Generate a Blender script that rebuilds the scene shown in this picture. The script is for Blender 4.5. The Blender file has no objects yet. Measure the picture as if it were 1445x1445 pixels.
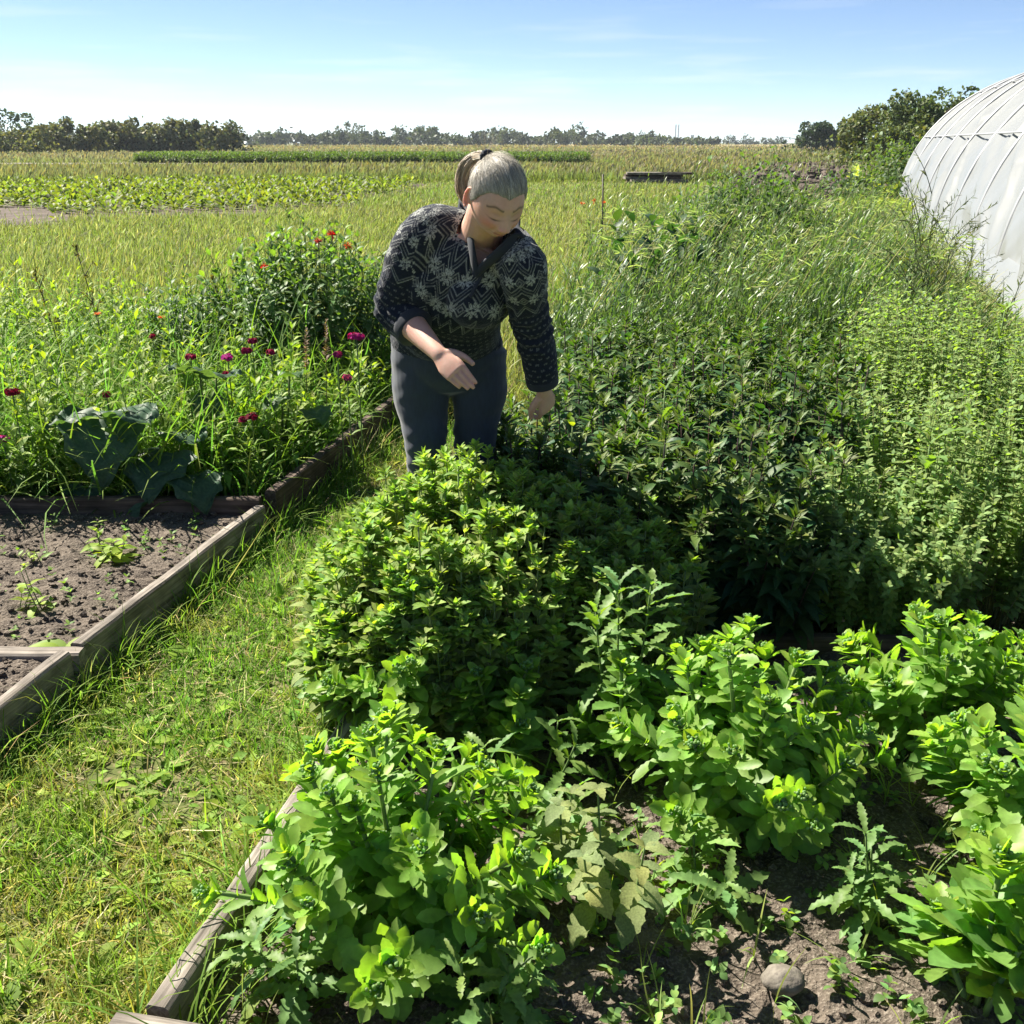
import bpy, math, random
import numpy as np
from mathutils import Vector

# ------------------------------------------------------------------ camera, sky, sun, exposure
scene = bpy.context.scene
COL = scene.collection
PITCH = math.radians(19.8)
CAM_H = 1.5
cam_data = bpy.data.cameras.new('camera')
cam_data.sensor_width = 36.0
cam_data.lens = 36.0 * 1449.0 / 1445.0
cam_data.clip_start = 0.05
cam_data.clip_end = 9000.0
cam = bpy.data.objects.new('camera', cam_data)
COL.objects.link(cam)
cam.location = (0, 0, CAM_H)
cam.rotation_euler = (math.pi / 2 - PITCH, 0, 0)
scene.camera = cam

SUN_EL = math.radians(47)
SUN_AZ = math.radians(54)            # to the left of straight ahead
sun_vec = Vector((-math.sin(SUN_AZ) * math.cos(SUN_EL), math.cos(SUN_AZ) * math.cos(SUN_EL), math.sin(SUN_EL)))
world = bpy.data.worlds.new('World')
scene.world = world
world.use_nodes = True
wn = world.node_tree
bg = wn.nodes['Background']
sky = wn.nodes.new('ShaderNodeTexSky')
sky.sky_type = 'NISHITA'
sky.sun_disc = False
sky.sun_elevation = SUN_EL
sky.sun_rotation = -SUN_AZ
sky.altitude = 10
sky.air_density = 0.5
sky.dust_density = 0.05
sky.ozone_density = 1.8
# a few thin wisps of cloud low over the horizon
_tc = wn.nodes.new('ShaderNodeTexCoord'); _mp = wn.nodes.new('ShaderNodeMapping'); _mp.inputs['Scale'].default_value = (5, 5, 60)
_nz = wn.nodes.new('ShaderNodeTexNoise'); _nz.inputs['Scale'].default_value = 1.3; _nz.inputs['Detail'].default_value = 5
_sx = wn.nodes.new('ShaderNodeSeparateXYZ')
_r1 = wn.nodes.new('ShaderNodeValToRGB'); _r1.color_ramp.elements[0].position = 0.54; _r1.color_ramp.elements[1].position = 0.72
_r2 = wn.nodes.new('ShaderNodeValToRGB')
for _p, _c in ((0.005, 0.0), (0.018, 1.0), (0.035, 0.55), (0.12, 0.16), (0.5, 0.10)):
    _e = _r2.color_ramp.elements.new(_p); _e.color = (_c, _c, _c, 1)
_r2.color_ramp.elements.remove(_r2.color_ramp.elements[0]); _r2.color_ramp.elements[-1].color = (0, 0, 0, 1)
_mu = wn.nodes.new('ShaderNodeMath'); _mu.operation = 'MULTIPLY'
_m2 = wn.nodes.new('ShaderNodeMath'); _m2.operation = 'MULTIPLY'; _m2.inputs[1].default_value = 0.55
_mx = wn.nodes.new('ShaderNodeMix'); _mx.data_type = 'RGBA'
_mx.inputs[7].default_value = (7.0, 7.2, 7.4, 1)
wn.links.new(_tc.outputs['Generated'], _mp.inputs['Vector']); wn.links.new(_mp.outputs['Vector'], _nz.inputs['Vector'])
wn.links.new(_tc.outputs['Generated'], _sx.inputs['Vector']); wn.links.new(_sx.outputs['Z'], _r2.inputs['Fac'])
wn.links.new(_nz.outputs['Fac'], _r1.inputs['Fac']); wn.links.new(_r1.outputs['Color'], _mu.inputs[0]); wn.links.new(_r2.outputs['Color'], _mu.inputs[1])
wn.links.new(_mu.outputs[0], _m2.inputs[0]); wn.links.new(_m2.outputs[0], _mx.inputs[0])
wn.links.new(sky.outputs['Color'], _mx.inputs[6]); wn.links.new(_mx.outputs[2], bg.inputs['Color'])
bg.inputs['Strength'].default_value = 0.05

sl = bpy.data.lights.new('sun', 'SUN')
sl.energy = 5.0
sl.angle = math.radians(0.5)
sl.color = (1.0, 0.93, 0.80)
so = bpy.data.objects.new('sun', sl)
COL.objects.link(so)
so.rotation_euler = (-sun_vec).to_track_quat('-Z', 'Y').to_euler()

scene.view_settings.view_transform = 'Standard'
scene.view_settings.look = 'None'
scene.view_settings.exposure = 1.7
scene.view_settings.gamma = 1.0
scene.render.engine = 'CYCLES'
cy = scene.cycles
cy.max_bounces = 12
cy.diffuse_bounces = 8
cy.glossy_bounces = 2
cy.transmission_bounces = 5
cy.transparent_max_bounces = 8
cy.caustics_reflective = False
cy.caustics_refractive = False
cy.use_denoising = True

# ------------------------------------------------------------------ helpers
rng = np.random.default_rng(7)
F_PX = 1449.0


def at(px, py, z=None, d=None):
    """A place in the world, read off the photograph: on the plane of height z or at ground distance d."""
    x = (px - 722.5) / F_PX
    y = -(py - 722.5) / F_PX
    v = np.array([x, math.cos(PITCH) + y * math.sin(PITCH), -math.sin(PITCH) + y * math.cos(PITCH)])
    t = (z - CAM_H) / v[2] if d is None else d / v[1]
    return v * t + np.array([0, 0, CAM_H])


def nrm(a):
    a = np.asarray(a, float)
    return a / np.maximum(np.linalg.norm(a, axis=-1, keepdims=True), 1e-9)


def tag(o, label=None, cat=None, group=None, kind=None):
    if label: o['label'] = label
    if cat: o['category'] = cat
    if group: o['group'] = group
    if kind: o['kind'] = kind
    return o


def empty(name, loc=(0, 0, 0), label=None, cat=None, group=None):
    o = bpy.data.objects.new(name, None)
    o.empty_display_size = 0.1
    COL.objects.link(o)
    o.location = tuple(float(c) for c in loc)
    return tag(o, label, cat, group)


def np_mesh(name, V, faces, col=None, smooth=True):
    """faces: list of int arrays (n,3) or (n,4)."""
    me = bpy.data.meshes.new(name)
    V = np.asarray(V, np.float32)
    faces = [np.asarray(f, np.int32) for f in faces if len(f)]
    nl = sum(f.size for f in faces)
    nf = sum(len(f) for f in faces)
    me.vertices.add(len(V))
    me.vertices.foreach_set('co', V.ravel())
    me.loops.add(nl)
    me.polygons.add(nf)
    li = np.concatenate([f.ravel() for f in faces])
    tot = np.concatenate([np.full(len(f), f.shape[1], np.int32) for f in faces])
    st = np.concatenate([[0], np.cumsum(tot)[:-1]]).astype(np.int32)
    me.loops.foreach_set('vertex_index', li)
    me.polygons.foreach_set('loop_start', st)
    me.polygons.foreach_set('loop_total', tot)
    me.polygons.foreach_set('use_smooth', np.full(nf, smooth))
    if col is not None:
        at_ = me.color_attributes.new('Col', 'FLOAT_COLOR', 'POINT')
        c4 = np.ones((len(V), 4), np.float32)
        c4[:, :3] = col
        at_.data.foreach_set('color', c4.ravel())
    me.update(calc_edges=True)
    me.validate()
    return me


def link(name, me, mat, parent=None):
    o = bpy.data.objects.new(name, me)
    COL.objects.link(o)
    if mat is not None:
        me.materials.append(mat)
    if parent is not None:
        o.parent = parent
        p = parent
        off = Vector((0, 0, 0))
        while p is not None:
            off += p.location
            p = p.parent
        if len(me.vertices) and not me.get('local'):
            a = np.empty(len(me.vertices) * 3, np.float32)
            me.vertices.foreach_get('co', a)
            a = a.reshape(-1, 3) - np.array(off, np.float32)
            me.vertices.foreach_set('co', a.ravel())
            me.update()
    return o


def rebase(o):
    """Put the origin of a single-mesh thing at its base."""
    me = o.data
    a = np.empty(len(me.vertices) * 3, np.float32)
    me.vertices.foreach_get('co', a)
    a = a.reshape(-1, 3)
    c = (a.min(0) + a.max(0)) / 2
    c[2] = a[:, 2].min()
    me.vertices.foreach_set('co', (a - c).ravel())
    me.update()
    o.location = tuple(float(q) for q in c)
    return o


class Bag:
    """Collects pieces of geometry that belong to ONE mesh."""
    def __init__(self):
        self.V, self.F3, self.F4, self.C, self.n = [], [], [], [], 0

    def add(self, V, F, C=None):
        V = np.asarray(V, float).reshape(-1, 3)
        for f in F if isinstance(F, list) else [F]:
            f = np.asarray(f, np.int64)
            if not len(f): continue
            (self.F4 if f.shape[1] == 4 else self.F3).append(f + self.n)
        self.V.append(V)
        if C is None: C = (0.5, 0.5, 0.5)
        C = np.asarray(C, float)
        self.C.append(np.broadcast_to(C, (len(V), 3)))
        self.n += len(V)
        return self

    def mesh(self, name, smooth=True):
        fs = []
        if self.F3: fs.append(np.concatenate(self.F3))
        if self.F4: fs.append(np.concatenate(self.F4))
        return np_mesh(name, np.concatenate(self.V), fs, np.concatenate(self.C), smooth)

    def build(self, name, mat, parent=None, smooth=True):
        return link(name, self.mesh(name, smooth), mat, parent)


def vnoise(p, seed=0):
    """Value noise in 3D on numpy points, about -1..1."""
    p = np.asarray(p, float)
    i = np.floor(p).astype(np.int64)
    f = p - i
    f = f * f * (3 - 2 * f)
    out = np.zeros(len(p))
    for dx in (0, 1):
        for dy in (0, 1):
            for dz in (0, 1):
                h = (i[:, 0] + dx) * 374761393 + (i[:, 1] + dy) * 668265263 + (i[:, 2] + dz) * 2147483647 + seed * 1274126177
                h = (h ^ (h >> 13)) * 1274126177
                h = (h ^ (h >> 16)) & 0xFFFF
                w = (f[:, 0] if dx else 1 - f[:, 0]) * (f[:, 1] if dy else 1 - f[:, 1]) * (f[:, 2] if dz else 1 - f[:, 2])
                out += w * (h / 32767.5 - 1)
    return out


def fbm(p, seed=0, oct=3):
    s, a, t = 0, 1.0, 0
    p = np.asarray(p, float)
    for k in range(oct):
        s = s + a * vnoise(p * 2 ** k + 17.3 * k, seed + k)
        t += a
        a *= 0.5
    return s / t


# ---- leaves and blades: N ribbons at once
def ribbons(P, D, U, L, W, prof, bend=0.0, fold=0.0, col=(0.1, 0.2, 0.05), rows=None, tipc=None, wave=0.0, twist=0.0, edgec=None):
    """prof: half-width profile from base to tip (rows+1 values, 0..1). fold>0 gives a raised pair of halves (3 columns)."""
    P = np.atleast_2d(P).astype(float)
    N = len(P)
    D = nrm(np.broadcast_to(np.asarray(D, float), (N, 3)))
    U = np.broadcast_to(np.asarray(U, float), (N, 3))
    S = nrm(np.cross(D, U))
    U = np.cross(S, D)
    L = np.broadcast_to(np.asarray(L, float), (N,))
    W = np.broadcast_to(np.asarray(W, float), (N,))
    bend = np.broadcast_to(np.asarray(bend, float), (N,))
    prof = np.asarray(prof, float)
    R = len(prof)
    ts = np.linspace(0, 1, R)
    th = bend[:, None] * ts[None, :]
    dt = 1.0 / (R - 1)
    cx = np.concatenate([np.zeros((N, 1)), np.cumsum(np.cos((th[:, 1:] + th[:, :-1]) / 2) * dt, 1)], 1)
    cz = np.concatenate([np.zeros((N, 1)), np.cumsum(np.sin((th[:, 1:] + th[:, :-1]) / 2) * dt, 1)], 1)
    ctr = P[:, None] + L[:, None, None] * (cx[..., None] * D[:, None] - cz[..., None] * U[:, None])
    nu = np.cos(th)[..., None] * U[:, None] + np.sin(th)[..., None] * D[:, None]
    side = np.broadcast_to(S[:, None], ctr.shape)
    if np.any(twist):
        tw = np.broadcast_to(np.asarray(twist, float), (N,))[:, None] * ts[None]
        c, s = np.cos(tw)[..., None], np.sin(tw)[..., None]
        side, nu = side * c + nu * s, nu * c - side * s
    hw = W[:, None, None] * prof[None, :, None] * 0.5
    if fold or wave:
        wv = wave * W[:, None, None] * np.sin(ts * 19.0)[None, :, None]
        l = ctr - side * hw * math.cos(fold) + nu * (hw * math.sin(fold) + wv)
        r = ctr + side * hw * math.cos(fold) + nu * (hw * math.sin(fold) - wv)
        V = np.stack([l, ctr, r], 2)
        k = 3
    else:
        V = np.stack([ctr - side * hw, ctr + side * hw], 2)
        k = 2
    base = (np.arange(N) * R * k)[:, None, None]
    rr = (np.arange(R - 1) * k)[None, :, None]
    cc = np.arange(k - 1)[None, None, :]
    a = base + rr + cc
    Fq = np.stack([a, a + 1, a + 1 + k, a + k], -1).reshape(-1, 4)
    col = np.broadcast_to(np.asarray(col, float), (N, 3))
    C = np.repeat(col[:, None], R, 1)
    if tipc is not None:
        tipc = np.broadcast_to(np.asarray(tipc, float), (N, 3))
        C = col[:, None] * (1 - ts[None, :, None]) + tipc[:, None] * ts[None, :, None]
    C = np.repeat(C[:, :, None], k, 2)
    if edgec is not None and k == 3:
        C = C.copy()
        C[:, :, 1] = C[:, :, 1] * np.asarray(edgec)
    return V.reshape(-1, 3), Fq, C.reshape(-1, 3)


def tubes(paths, radii, sides=5, col=(0.1, 0.2, 0.05), cap=True):
    """paths (N,K,3), radii (N,K) or (K,)."""
    paths = np.asarray(paths, float)
    if paths.ndim == 2: paths = paths[None]
    N, K, _ = paths.shape
    radii = np.broadcast_to(np.asarray(radii, float), (N, K))
    T = nrm(np.gradient(paths, axis=1))
    ref = np.where(np.abs(T[..., 2:3]) > 0.9, np.array([1.0, 0, 0]), np.array([0, 0, 1.0]))
    ref = np.broadcast_to(ref[:, :1], T.shape)
    A = nrm(np.cross(T, ref))
    B = np.cross(T, A)
    an = np.arange(sides) / sides * 2 * math.pi
    V = paths[:, :, None] + radii[:, :, None, None] * (A[:, :, None] * np.cos(an)[None, None, :, None] + B[:, :, None] * np.sin(an)[None, None, :, None])
    base = (np.arange(N) * K * sides)[:, None, None]
    rr = (np.arange(K - 1) * sides)[None, :, None]
    j = np.arange(sides)[None, None, :]
    j2 = (j + 1) % sides
    a = base + rr
    Fq = np.stack([a + j, a + j2, a + sides + j2, a + sides + j], -1).reshape(-1, 4)
    fs = [Fq]
    if cap and sides == 4:
        b0 = (np.arange(N) * K * sides)[:, None]
        fs.append(np.concatenate([b0 + np.array([[3, 2, 1, 0]]), b0 + (K - 1) * sides + np.array([[0, 1, 2, 3]])]))
    elif cap:
        b0 = (np.arange(N) * K * sides)[:, None]
        tri = np.array([[0, i + 1, i] for i in range(1, sides - 1)])
        tri2 = tri[:, ::-1] + (K - 1) * sides
        fs.append((b0[:, :, None] + np.concatenate([tri, tri2])[None]).reshape(-1, 3))
    col = np.asarray(col, float)
    if col.ndim == 2: col = np.repeat(col, K * sides, 0)
    return V.reshape(-1, 3), fs, col


def box(c, half, ax=None):
    """A box; ax = 3x3 rows of axes."""
    ax = np.eye(3) if ax is None else np.asarray(ax, float)
    s = np.array([[x, y, z] for x in (-1, 1) for y in (-1, 1) for z in (-1, 1)], float) * np.asarray(half, float)
    V = np.asarray(c, float) + s @ ax
    Fq = np.array([[0, 1, 3, 2], [4, 6, 7, 5], [0, 4, 5, 1], [2, 3, 7, 6], [0, 2, 6, 4], [1, 5, 7, 3]])
    return V, Fq


def ball(c, r, ax=None, n=24):
    u = np.linspace(0, math.pi, n // 2 + 1); v = np.arange(n) / n * 2 * math.pi
    U, Vv = np.meshgrid(u[1:-1], v, indexing='ij')
    p = np.stack([np.sin(U) * np.cos(Vv), np.sin(U) * np.sin(Vv), np.cos(U)], -1).reshape(-1, 3)
    p = np.concatenate([p, [[0, 0, 1], [0, 0, -1]]]) * np.asarray(r, float)
    if ax is not None: p = p @ np.asarray(ax)
    R = n // 2 - 1
    a = (np.arange(R - 1) * n)[:, None]; j = np.arange(n)[None]; j2 = (j + 1) % n
    Fq = np.stack([a + j, a + n + j, a + n + j2, a + j2], -1).reshape(-1, 4)
    j = np.arange(n); j2 = (j + 1) % n; t = R * n
    F3 = np.concatenate([np.stack([np.full(n, t), j, j2], 1), np.stack([np.full(n, t + 1), (R - 1) * n + j2, (R - 1) * n + j], 1)])
    return p + np.asarray(c, float), [Fq, F3]


def jitter(base, n, amt=0.2, hue=0.1):
    """n colours round a base colour."""
    base = np.asarray(base, float)
    v = np.exp(rng.normal(0, amt, (n, 1)))
    h = rng.normal(0, hue, (n, 1))
    c = base * v
    c[:, 0:1] *= np.where(c[:, 1:2] > c[:, 0:1] * 1.05, 1.20, 1.0)
    c[:, 1:2] *= np.where(c[:, 1:2] > c[:, 0:1], 1.04, 1.0)
    c[:, 0:1] *= np.exp(h)
    c[:, 2:3] *= np.exp(-h)
    return np.clip(c, 0.001, 0.9)


# ------------------------------------------------------------------ materials
def new_mat(name):
    m = bpy.data.materials.new(name)
    m.use_nodes = True
    nt = m.node_tree
    return m, nt, nt.nodes['Principled BSDF'], nt.nodes['Material Output']


def leaf_mat(name, rough=0.5, trans=0.45, tint=(1.25, 1.3, 0.35), spec=0.5, veins=0.0):
    m, nt, bs, out = new_mat(name)
    N, K = nt.nodes, nt.links
    a = N.new('ShaderNodeVertexColor'); a.layer_name = 'Col'
    src = a.outputs['Color']
    if veins:
        tc = N.new('ShaderNodeTexCoord')
        nz = N.new('ShaderNodeTexNoise'); nz.inputs['Scale'].default_value = veins; nz.inputs['Detail'].default_value = 3
        K.new(tc.outputs['Object'], nz.inputs['Vector'])
        mr = N.new('ShaderNodeMapRange'); mr.inputs['From Min'].default_value = 0.3; mr.inputs['From Max'].default_value = 0.7
        mr.inputs['To Min'].default_value = 0.78; mr.inputs['To Max'].default_value = 1.22
        K.new(nz.outputs['Fac'], mr.inputs['Value'])
        mm = N.new('ShaderNodeVectorMath'); mm.operation = 'SCALE'
        K.new(src, mm.inputs[0]); K.new(mr.outputs['Result'], mm.inputs['Scale'])
        src = mm.outputs['Vector']
        bp = N.new('ShaderNodeBump'); bp.inputs['Strength'].default_value = 0.35; bp.inputs['Distance'].default_value = 0.002
        K.new(nz.outputs['Fac'], bp.inputs['Height'])
        K.new(bp.outputs['Normal'], bs.inputs['Normal'])
    mb = N.new('ShaderNodeVectorMath'); mb.operation = 'SCALE'; mb.inputs['Scale'].default_value = 0.85 / (1 - trans)
    K.new(src, mb.inputs[0]); K.new(mb.outputs['Vector'], bs.inputs['Base Color'])
    bs.inputs['Roughness'].default_value = rough
    bs.inputs['Specular IOR Level'].default_value = spec
    tr = N.new('ShaderNodeBsdfTranslucent')
    mu = N.new('ShaderNodeVectorMath'); mu.operation = 'MULTIPLY'
    mu.inputs[1].default_value = tint
    K.new(src, mu.inputs[0]); K.new(mu.outputs['Vector'], tr.inputs['Color'])
    mx = N.new('ShaderNodeMixShader'); mx.inputs[0].default_value = trans
    K.new(bs.outputs[0], mx.inputs[1]); K.new(tr.outputs[0], mx.inputs[2]); K.new(mx.outputs[0], out.inputs['Surface'])
    return m


def vcol_mat(name, rough=0.8, spec=0.3, bump=0.0, bscale=200.0):
    m, nt, bs, out = new_mat(name)
    N, K = nt.nodes, nt.links
    a = N.new('ShaderNodeVertexColor'); a.layer_name = 'Col'
    K.new(a.outputs['Color'], bs.inputs['Base Color'])
    bs.inputs['Roughness'].default_value = rough
    bs.inputs['Specular IOR Level'].default_value = spec
    if bump:
        tc = N.new('ShaderNodeTexCoord')
        nz = N.new('ShaderNodeTexNoise'); nz.inputs['Scale'].default_value = bscale; nz.inputs['Detail'].default_value = 4
        K.new(tc.outputs['Object'], nz.inputs['Vector'])
        bp = N.new('ShaderNodeBump'); bp.inputs['Strength'].default_value = bump; bp.inputs['Distance'].default_value = 0.004
        K.new(nz.outputs['Fac'], bp.inputs['Height']); K.new(bp.outputs['Normal'], bs.inputs['Normal'])
    return m


MAT = {}
MAT['grass'] = leaf_mat('grass_blade', 0.6, 0.52, (1.3, 1.65, 0.7), 0.15)
MAT['leaf'] = leaf_mat('herb_leaf', 0.55, 0.52, (1.9, 2.0, 0.42), 0.28)
MAT['sedum'] = leaf_mat('fleshy_leaf', 0.46, 0.58, (2.3, 2.5, 0.55), 0.38, 45.0)
MAT['mint'] = leaf_mat('downy_leaf', 0.65, 0.52, (1.9, 2.2, 0.45), 0.22, 260.0)
MAT['darkmint'] = leaf_mat('glossy_leaf', 0.48, 0.4, (1.4, 1.9, 0.35), 0.28, 220.0)
MAT['willow'] = leaf_mat('willow_leaf', 0.42, 0.42, (1.5, 1.7, 0.5), 0.45)
MAT['broad'] = leaf_mat('broad_leaf', 0.5, 0.5, (1.9, 1.95, 0.35), 0.3, 90.0)
MAT['stem'] = vcol_mat('plant_stem', 0.6, 0.3)
MAT['petal'] = leaf_mat('petal', 0.7, 0.35, (1.3, 0.6, 0.9), 0.2)
# ------------------------------------------------------------------ the ground and the built things
BD = nrm(np.array([0.206, 1.0, 0.0]))       # the way the beds run
BR = np.array([BD[1], -BD[0], 0.0])


def xl(y): return -0.98 + (y - 3.87) * 0.206          # left bed's board
def xr(y): return -0.42 + (y - 2.3) * 0.206           # right bed's board


def noise_mat(name, c1, c2, scale=8.0, rough=0.95, detail=6, c3=None, scale3=60.0, bump=0.4, bdist=0.01):
    m, nt, bs, out = new_mat(name)
    N, K = nt.nodes, nt.links
    tc = N.new('ShaderNodeTexCoord')
    n1 = N.new('ShaderNodeTexNoise'); n1.inputs['Scale'].default_value = scale; n1.inputs['Detail'].default_value = detail
    K.new(tc.outputs['Object'], n1.inputs['Vector'])
    rp = N.new('ShaderNodeValToRGB')
    rp.color_ramp.elements[0].position = 0.32; rp.color_ramp.elements[0].color = (*c1, 1)
    rp.color_ramp.elements[1].position = 0.68; rp.color_ramp.elements[1].color = (*c2, 1)
    K.new(n1.outputs['Fac'], rp.inputs['Fac'])
    col = rp.outputs['Color']
    n2 = N.new('ShaderNodeTexNoise'); n2.inputs['Scale'].default_value = scale3; n2.inputs['Detail'].default_value = 5
    K.new(tc.outputs['Object'], n2.inputs['Vector'])
    if c3:
        r2 = N.new('ShaderNodeValToRGB'); r2.color_ramp.elements[0].position = 0.5; r2.color_ramp.elements[1].position = 0.66
        K.new(n2.outputs['Fac'], r2.inputs['Fac'])
        mx = N.new('ShaderNodeMix'); mx.data_type = 'RGBA'
        K.new(r2.outputs['Color'], mx.inputs[0]); K.new(col, mx.inputs[6]); mx.inputs[7].default_value = (*c3, 1)
        col = mx.outputs[2]
    K.new(col, bs.inputs['Base Color'])
    bs.inputs['Roughness'].default_value = rough; bs.inputs['Specular IOR Level'].default_value = 0.2
    if bump:
        bp = N.new('ShaderNodeBump'); bp.inputs['Strength'].default_value = bump; bp.inputs['Distance'].default_value = bdist
        K.new(n2.outputs['Fac'], bp.inputs['Height']); K.new(bp.outputs['Normal'], bs.inputs['Normal'])
    return m


MAT['meadow_ground'] = noise_mat('meadow_ground', (0.060, 0.085, 0.022), (0.135, 0.14, 0.048), 0.35, c3=(0.16, 0.135, 0.07), scale3=3.0, bump=0.6, bdist=0.05)
MAT['thatch'] = noise_mat('mown_thatch', (0.055, 0.075, 0.018), (0.10, 0.11, 0.035), 6, c3=(0.16, 0.13, 0.07), scale3=45, bump=0.8, bdist=0.01)
MAT['soil'] = noise_mat('garden_soil', (0.060, 0.048, 0.039), (0.135, 0.110, 0.088), 14, c3=(0.20, 0.17, 0.14), scale3=150, bump=1.0, bdist=0.008)
MAT['field_soil'] = noise_mat('field_soil', (0.070, 0.056, 0.046), (0.135, 0.108, 0.092), 1.5, c3=(0.055, 0.044, 0.036), scale3=6, bump=1.0, bdist=0.06)
MAT['straw'] = noise_mat('ripe_field', (0.26, 0.21, 0.10), (0.34, 0.28, 0.15), 0.05, c3=(0.2, 0.19, 0.08), scale3=0.4, bump=0.0)
MAT['ash_strip'] = noise_mat('bare_strip', (0.15, 0.13, 0.12), (0.25, 0.22, 0.20), 0.8, c3=(0.10, 0.12, 0.05), scale3=3, bump=0.5, bdist=0.05)


def sheet(name, pts, z, mat):
    V = np.array([[p[0], p[1], z] for p in pts], float)
    b = Bag()
    if len(pts) == 4:
        b.add(V, np.array([[0, 1, 2, 3]]))
    else:
        c = V.mean(0)
        V = np.concatenate([V, [c]])
        n = len(pts)
        b.add(V, np.array([[i, (i + 1) % n, n] for i in range(n)]))
    o = b.build(name, mat)
    o['kind'] = 'structure'
    return o


sheet('ground', [(-2600, -300), (2600, -300), (2600, 3200), (-2600, 3200)], 0.0, MAT['meadow_ground'])
sheet('path', [(-4.5, -2.5), (3.0, -2.5), (xr(4.5) + 1.2, 4.5), (0.9, 8.0), (-0.35, 8.0), (-0.8, 4.9), (-2.0, 3.0), (-4.5, 1.0)], 0.004, MAT['thatch'])
sheet('crop_soil', [(-34, 21), (-9.5, 20.0), (-4.2, 25.5), (-3.2, 41), (-34, 42.5)], 0.006, MAT['field_soil'])
sheet('bare_strip', [(-52, 74), (4, 74), (4, 83), (-52, 83)], 0.006, MAT['ash_strip'])
sheet('ripe_field', [(10, 300), (190, 300), (260, 620), (-60, 620)], 0.30, MAT['straw'])


def soil_bed(name, quad, z, step=0.014, amp=0.022, seed=1, mat='soil', crumbs=1500, f=5.0, rr=1.0):
    """A patch of dug soil with real lumps; quad = 4 corners in order."""
    q = np.array(quad, float)
    nu = int(np.linalg.norm(q[1] - q[0]) / step) + 2; nv = int(np.linalg.norm(q[3] - q[0]) / step) + 2
    u = np.linspace(0, 1, nu)[None, :, None]; v = np.linspace(0, 1, nv)[:, None, None]
    P = (q[0] * (1 - u) + q[1] * u) * (1 - v) + (q[3] * (1 - u) + q[2] * u) * v
    P = P.reshape(-1, 2)
    P3 = np.concatenate([P, np.zeros((len(P), 1))], 1)
    h = amp * fbm(P3 * f, seed, 2) + 0.012 * fbm(P3 * 22, seed + 3, 3) + 0.007 * np.abs(vnoise(P3 * 70, seed + 9))
    P3[:, 2] = z + h
    a = (np.arange(nv - 1) * nu)[:, None] + np.arange(nu - 1)[None]
    Fq = np.stack([a, a + 1, a + nu + 1, a + nu], -1).reshape(-1, 4)
    b = Bag(); b.add(P3, Fq)
    # crumbs and clods lying in it belong to the soil
    n = int(crumbs * np.linalg.norm(q[1] - q[0]) * np.linalg.norm(q[3] - q[0]))
    ii = rng.integers(0, len(P3), n)
    bv, bf = ball((0, 0, 0), (1, 1, 1), n=6)
    r = rng.gamma(2.0, 0.0024, n).clip(0.0018, 0.014) * rr
    th = rng.uniform(0, 6.28, n)
    V = bv[None] * (1 + 0.35 * rng.normal(size=(n, len(bv), 1)).clip(-1, 1)) * r[:, None, None] * np.array([1, 1, 0.75])
    c, s = np.cos(th)[:, None], np.sin(th)[:, None]
    V = np.stack([V[..., 0] * c - V[..., 1] * s, V[..., 0] * s + V[..., 1] * c, V[..., 2]], -1) + P3[ii][:, None] + np.array([0, 0, 0.3])[None, None] * r[:, None, None]
    off = (np.arange(n) * len(bv))[:, None, None]
    b.add(V.reshape(-1, 3), [(f[None] + off).reshape(-1, f.shape[1]) for f in bf])
    o = b.build(name, MAT[mat], smooth=False)
    o['kind'] = 'structure'
    return o


def wood_mat(name, dark, light, moss=0.0):
    m, nt, bs, out = new_mat(name)
    N, K = nt.nodes, nt.links
    tc = N.new('ShaderNodeTexCoord'); mp = N.new('ShaderNodeMapping')
    mp.inputs['Scale'].default_value = (1.6, 42, 42)
    K.new(tc.outputs['Object'], mp.inputs['Vector'])
    n1 = N.new('ShaderNodeTexNoise'); n1.inputs['Scale'].default_value = 1.6; n1.inputs['Detail'].default_value = 8; n1.inputs['Roughness'].default_value = 0.65
    K.new(mp.outputs['Vector'], n1.inputs['Vector'])
    rp = N.new('ShaderNodeValToRGB')
    rp.color_ramp.elements[0].position = 0.36; rp.color_ramp.elements[0].color = (*dark, 1)
    rp.color_ramp.elements[1].position = 0.62; rp.color_ramp.elements[1].color = (*light, 1)
    K.new(n1.outputs['Fac'], rp.inputs['Fac'])
    n2 = N.new('ShaderNodeTexNoise'); n2.inputs['Scale'].default_value = 9; n2.inputs['Detail'].default_value = 4
    K.new(tc.outputs['Object'], n2.inputs['Vector'])
    mr = N.new('ShaderNodeMapRange'); mr.inputs['From Min'].default_value = 0.35; mr.inputs['From Max'].default_value = 0.7; mr.inputs['To Min'].default_value = 0.55; mr.inputs['To Max'].default_value = 1.15
    K.new(n2.outputs['Fac'], mr.inputs['Value'])
    mm = N.new('ShaderNodeVectorMath'); mm.operation = 'SCALE'
    K.new(rp.outputs['Color'], mm.inputs[0]); K.new(mr.outputs['Result'], mm.inputs['Scale'])
    K.new(mm.outputs['Vector'], bs.inputs['Base Color'])
    bs.inputs['Roughness'].default_value = 0.9; bs.inputs['Specular IOR Level'].default_value = 0.25
    bp = N.new('ShaderNodeBump'); bp.inputs['Strength'].default_value = 0.9; bp.inputs['Distance'].default_value = 0.004
    K.new(n1.outputs['Fac'], bp.inputs['Height']); K.new(bp.outputs['Normal'], bs.inputs['Normal'])
    return m


MAT['grey_wood'] = wood_mat('weathered_wood', (0.10, 0.085, 0.07), (0.34, 0.30, 0.26))
MAT['red_wood'] = wood_mat('dark_red_wood', (0.05, 0.035, 0.028), (0.15, 0.11, 0.09))  # darker, redder tones than the grey planks


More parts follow.
